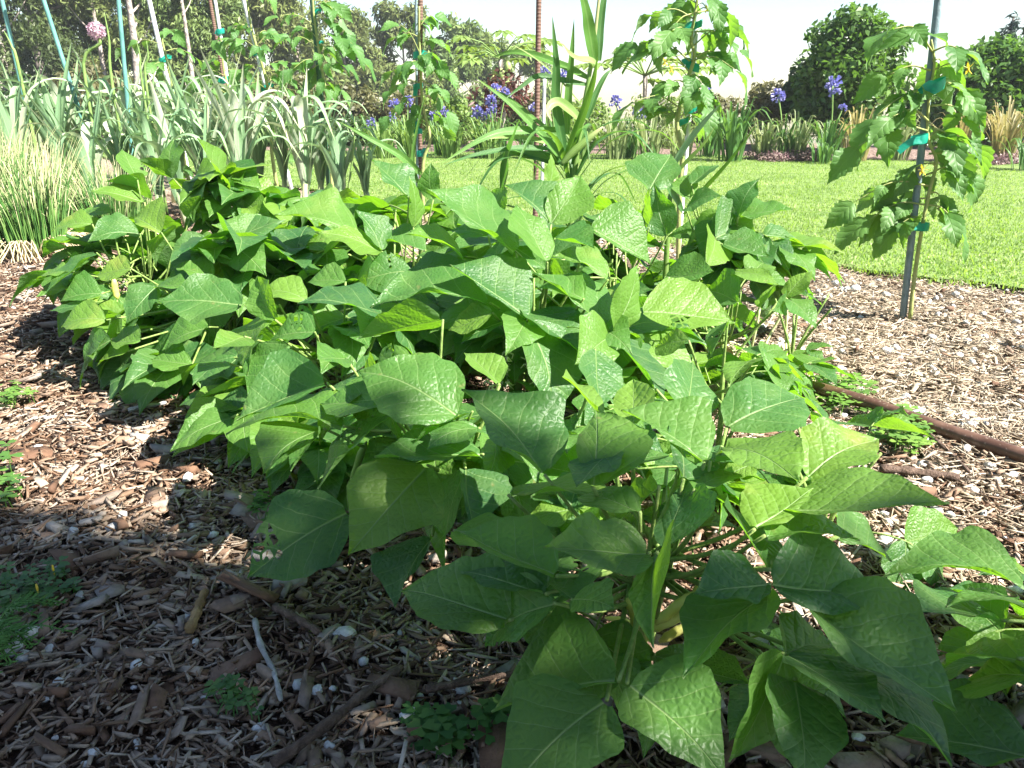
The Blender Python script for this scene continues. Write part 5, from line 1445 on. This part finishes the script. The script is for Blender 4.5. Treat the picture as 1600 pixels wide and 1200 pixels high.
# pebbles one can pick out
PB = [(60, 975, 15), (75, 998, 14), (250, 997, 9), (205, 1055, 8), (140, 1152, 15), (128, 1170, 14), (208, 1132, 8), (208, 1140, 8), (115, 826, 13), (124, 840, 6), (494, 1066, 15), (625, 970, 9), (652, 966, 11), (357, 1028, 7), (430, 905, 4),
      (288, 952, 10), (70, 1078, 10), (82, 1135, 8), (1450, 742, 12), (1510, 700, 13), (1585, 735, 11), (1390, 800, 14), (1345, 672, 10), (1300, 650, 9), (1270, 655, 10), (1475, 1000, 12), (1222, 1005, 10), (1342, 1146, 15), (1450, 1195, 15), (1338, 445, 12), (1520, 560, 10), (1420, 825, 11), (1480, 815, 9), (845, 830, 10), (1545, 690, 12), (655, 1080, 11), (530, 905, 8), (320, 915, 7)]
base_me = None
for k, (x, y, s) in enumerate(PB):
    p = gp(x, y, .02); r = pxl(s, p.y + .2) * .72; q = np.random.default_rng(300 + k)
    V = IV2 * (1 + q.normal(0, .05, (len(IV2), 1)) + .10 * np.sin(IV2 @ q.normal(size=3) * 3)[:, None]) * np.array([r, r * q.uniform(.6, .95), r * .65])
    me = bpy.data.meshes.new("pebble"); me.from_pydata(V.tolist(), [], IF2.tolist()); me.materials.append(M['stone'])
    me.polygons.foreach_set("use_smooth", [True] * len(me.polygons))
    o = bpy.data.objects.new("pebble", me); COL.objects.link(o); o.location = (p.x, p.y, float(gz(p.x, p.y)) + .012 + r * .4); o.rotation_euler = (0, 0, q.uniform(0, 6))
    tag(o, "white stone lying among the wood chips", "pebble", "white pebbles on the mulch")

# ------------------------------------------------------------------ weeds
def clover(pxs, r, n, label, mat='clover', size=.02, h=.05, flower=False):
    t = thing("clover_weed", gp(*pxs[0]), label, "weed", "clover weeds in the mulch"); m = MB(); V, F, A = [], [], []
    for k in range(n):
        x, y = pxs[k % len(pxs)]; p = gp(x + rng.uniform(-r, r), y + rng.uniform(-r, r) * .6, 0); p.z = rng.uniform(.012, h); q = rng.random()
        i0 = len(V); f = Vector((p.x + rng.uniform(-.015, .015), p.y + rng.uniform(-.015, .015), 0)); V += [tuple(f - Vector((.0012, 0, 0))), tuple(f + Vector((.0012, 0, 0))), tuple(p + Vector((.0009, 0, 0))), tuple(p - Vector((.0009, 0, 0)))]; A += [.5] * 4; F.append((i0, i0 + 1, i0 + 2, i0 + 3))
        a0 = rng.uniform(0, 6); s = size * rng.uniform(.7, 1.2)
        for j in range(3):
            a = a0 + j * 2.094; d = Vector((math.cos(a), math.sin(a), rng.uniform(-.15, .2))); e = Vector((-math.sin(a), math.cos(a), 0)); i0 = len(V)
            for v in (p, p + d * s * .6 + e * s * .48, p + d * s * .98 + e * s * .34, p + d * s * .82, p + d * s * .98 - e * s * .34, p + d * s * .6 - e * s * .48): V.append(tuple(v)); A.append(q)
            F += [(i0, i0 + 1, i0 + 2, i0 + 3), (i0, i0 + 3, i0 + 4, i0 + 5)]
    big_mesh("leaves", np.array(V), np.array(F), M[mat], {"rnd": A}, t)
    if flower:
        m = MB()
        for (x, y) in flower:
            p = gp(x, y, .03); tube(m, [p, p + Vector((0, 0, .012)), p + Vector((0, 0, .02))], [.0008, .0024, .0014], 6)
        m.build("flowers", M['tom_flower'], t)
clover([(1310, 618), (1335, 628), (1290, 625)], 34, 70, "bright clover patch between two lengths of the brown pipe", 'weed', .022)
clover([(1400, 680), (1425, 695), (1385, 672)], 34, 80, "bright clover patch just below the brown pipe", 'weed', .022)
clover([(680, 1165), (690, 1185), (670, 1145)], 30, 46, "dark shaded clover in front of the foremost bean leaf, left patch", 'clover', .019)
clover([(765, 1165), (775, 1150)], 26, 26, "dark shaded clover touching the foremost bean leaf, right patch", 'clover', .019)
clover([(50, 930), (85, 920), (30, 950)], 36, 60, "dim clover with tiny yellow flowers at the left edge", 'clover', .015, .04, [(85, 898), (60, 928)])
clover([(370, 1100), (385, 1110), (352, 1090)], 24, 24, "sparse clover seedlings near the pale grey stick", 'clover', .012, .03)
clover([(420, 790), (412, 810)], 16, 16, "small clover beside the left most eaten leaf", 'clover', .016, .04)
clover([(12, 628), (35, 622)], 18, 30, "sunlit tuft of clover at the far left path edge", 'weed', .018, .04)
clover([(8, 745), (15, 790), (5, 720), (18, 770)], 18, 14, "larger leaved weed half cut off by the left edge", 'weed', .028, .06)
clover([(850, 800), (830, 790), (820, 810)], 24, 26, "small green seedlings in the gap under the middle beans", 'clover', .018, .06)
M['feather'] = simple("feathery_green", (0.05, 0.14, 0.03), (0.09, 0.2, 0.04), .6, scale=20)
t = thing("feathery_weed", gp(10, 1010), "feathery carrot leaved weed at the left edge in the shade", "weed")
m = MB()
for k in range(16):
    b = gp(-15 + rng.uniform(-10, 10), 1010 + rng.uniform(-20, 20), .005); a = rng.uniform(-1.0, .7); L = rng.uniform(.07, .13); o = Vector((math.cos(a), math.sin(a), 0))
    sp = smooth_pts([b, b + o * L * .5 + Vector((0, 0, .05)), b + o * L + Vector((0, 0, .03))], 4); tube(m, sp, .0013, 4)
    for i in range(2, len(sp)):
        for sd in (-1, 1):
            for e in (.5, 1.0):
                d = (o * .6 + Vector((-o.y, o.x, 0)) * sd * e + Vector((0, 0, .15))).normalized(); tube(m, [sp[i], sp[i] + d * .03 * (1.2 - i / 9)], [.0016, .0006], 4)
m.build("leaves", M['feather'], t)

# ------------------------------------------------------------------ the tree behind the camera that shades the near ground
TREE_C = Vector((0.0, 0.0, 0.0))
def shade_tree(sx, sy, hgt, RR, label, seed):
    sc = Vector((sx, sy, 0)); k = hgt / SUN_DIR.z
    c = sc + SUN_DIR * k
    t = thing("shade_tree", (c.x, c.y, 0), label, "tree", "trees behind the viewer")
    m = MB(); tube(m, smooth_pts([(c.x, c.y, -.1), (c.x + .05, c.y, 1.2), (c.x, c.y + .05, 2.6), (c.x, c.y, 4.2)], 4), [.11 - .006 * i for i in range(13)], 9)
    bl = []; r = random.Random(seed)
    for i in range(130):
        d = Vector((r.gauss(0, 1), r.gauss(0, 1), r.gauss(0, .6))); d.normalize(); q = RR * r.random() ** .45
        b = c + Vector((d.x * q, d.y * q, d.z * q * .62)); bl.append((b, r.uniform(.26, .46)))
        if i % 2 == 0: tube(m, smooth_pts([(c.x, c.y, 2.2 + .03 * i), (Vector((c.x, c.y, 2.6)) + b) * .5, b], 3), [.035, .03, .027, .022, .018, .012, .008], 5)
    m.build("trunk", M['bark_grey'], t)
    leaf_cloud("crown", bl, 60000, .135, M['bush'], t, shell=.3)
shade_tree(.20, -1.25, 3.9, 2.35, "leafy tree behind the viewer shading the front bean plant", 5)
shade_tree(-1.46, -.66, 4.6, 1.92, "taller leafy tree behind the viewer shading the chips at left", 6)

# ------------------------------------------------------------------ the air: a thin haze round everything
def haze_box(x0, x1, y0, y1, z0, z1, dens):
    v = [(x, y, z) for z in (z0, z1) for y in (y0, y1) for x in (x0, x1)]
    f = [(0, 2, 3, 1), (4, 5, 7, 6), (0, 1, 5, 4), (2, 6, 7, 3), (0, 4, 6, 2), (1, 3, 7, 5)]
    me = bpy.data.meshes.new("haze"); me.from_pydata(v, [], f); me.update()
    k = NT("haze_air"); vol = k.n("ShaderNodeVolumePrincipled")
    vol.inputs["Color"].default_value = (0.86, 0.90, 0.95, 1); vol.inputs["Density"].default_value = dens; vol.inputs["Anisotropy"].default_value = 0.2
    k.t.links.new(vol.outputs[0], k.out.inputs["Volume"]); me.materials.append(k.m)
    o = bpy.data.objects.new("haze", me); COL.objects.link(o)
    tag(o, "thin bright haze of a summer morning in front of the far trees", "haze", kind="stuff")
haze_box(-95, 95, -22, 116, -7.6, 11.0, 0.0013)
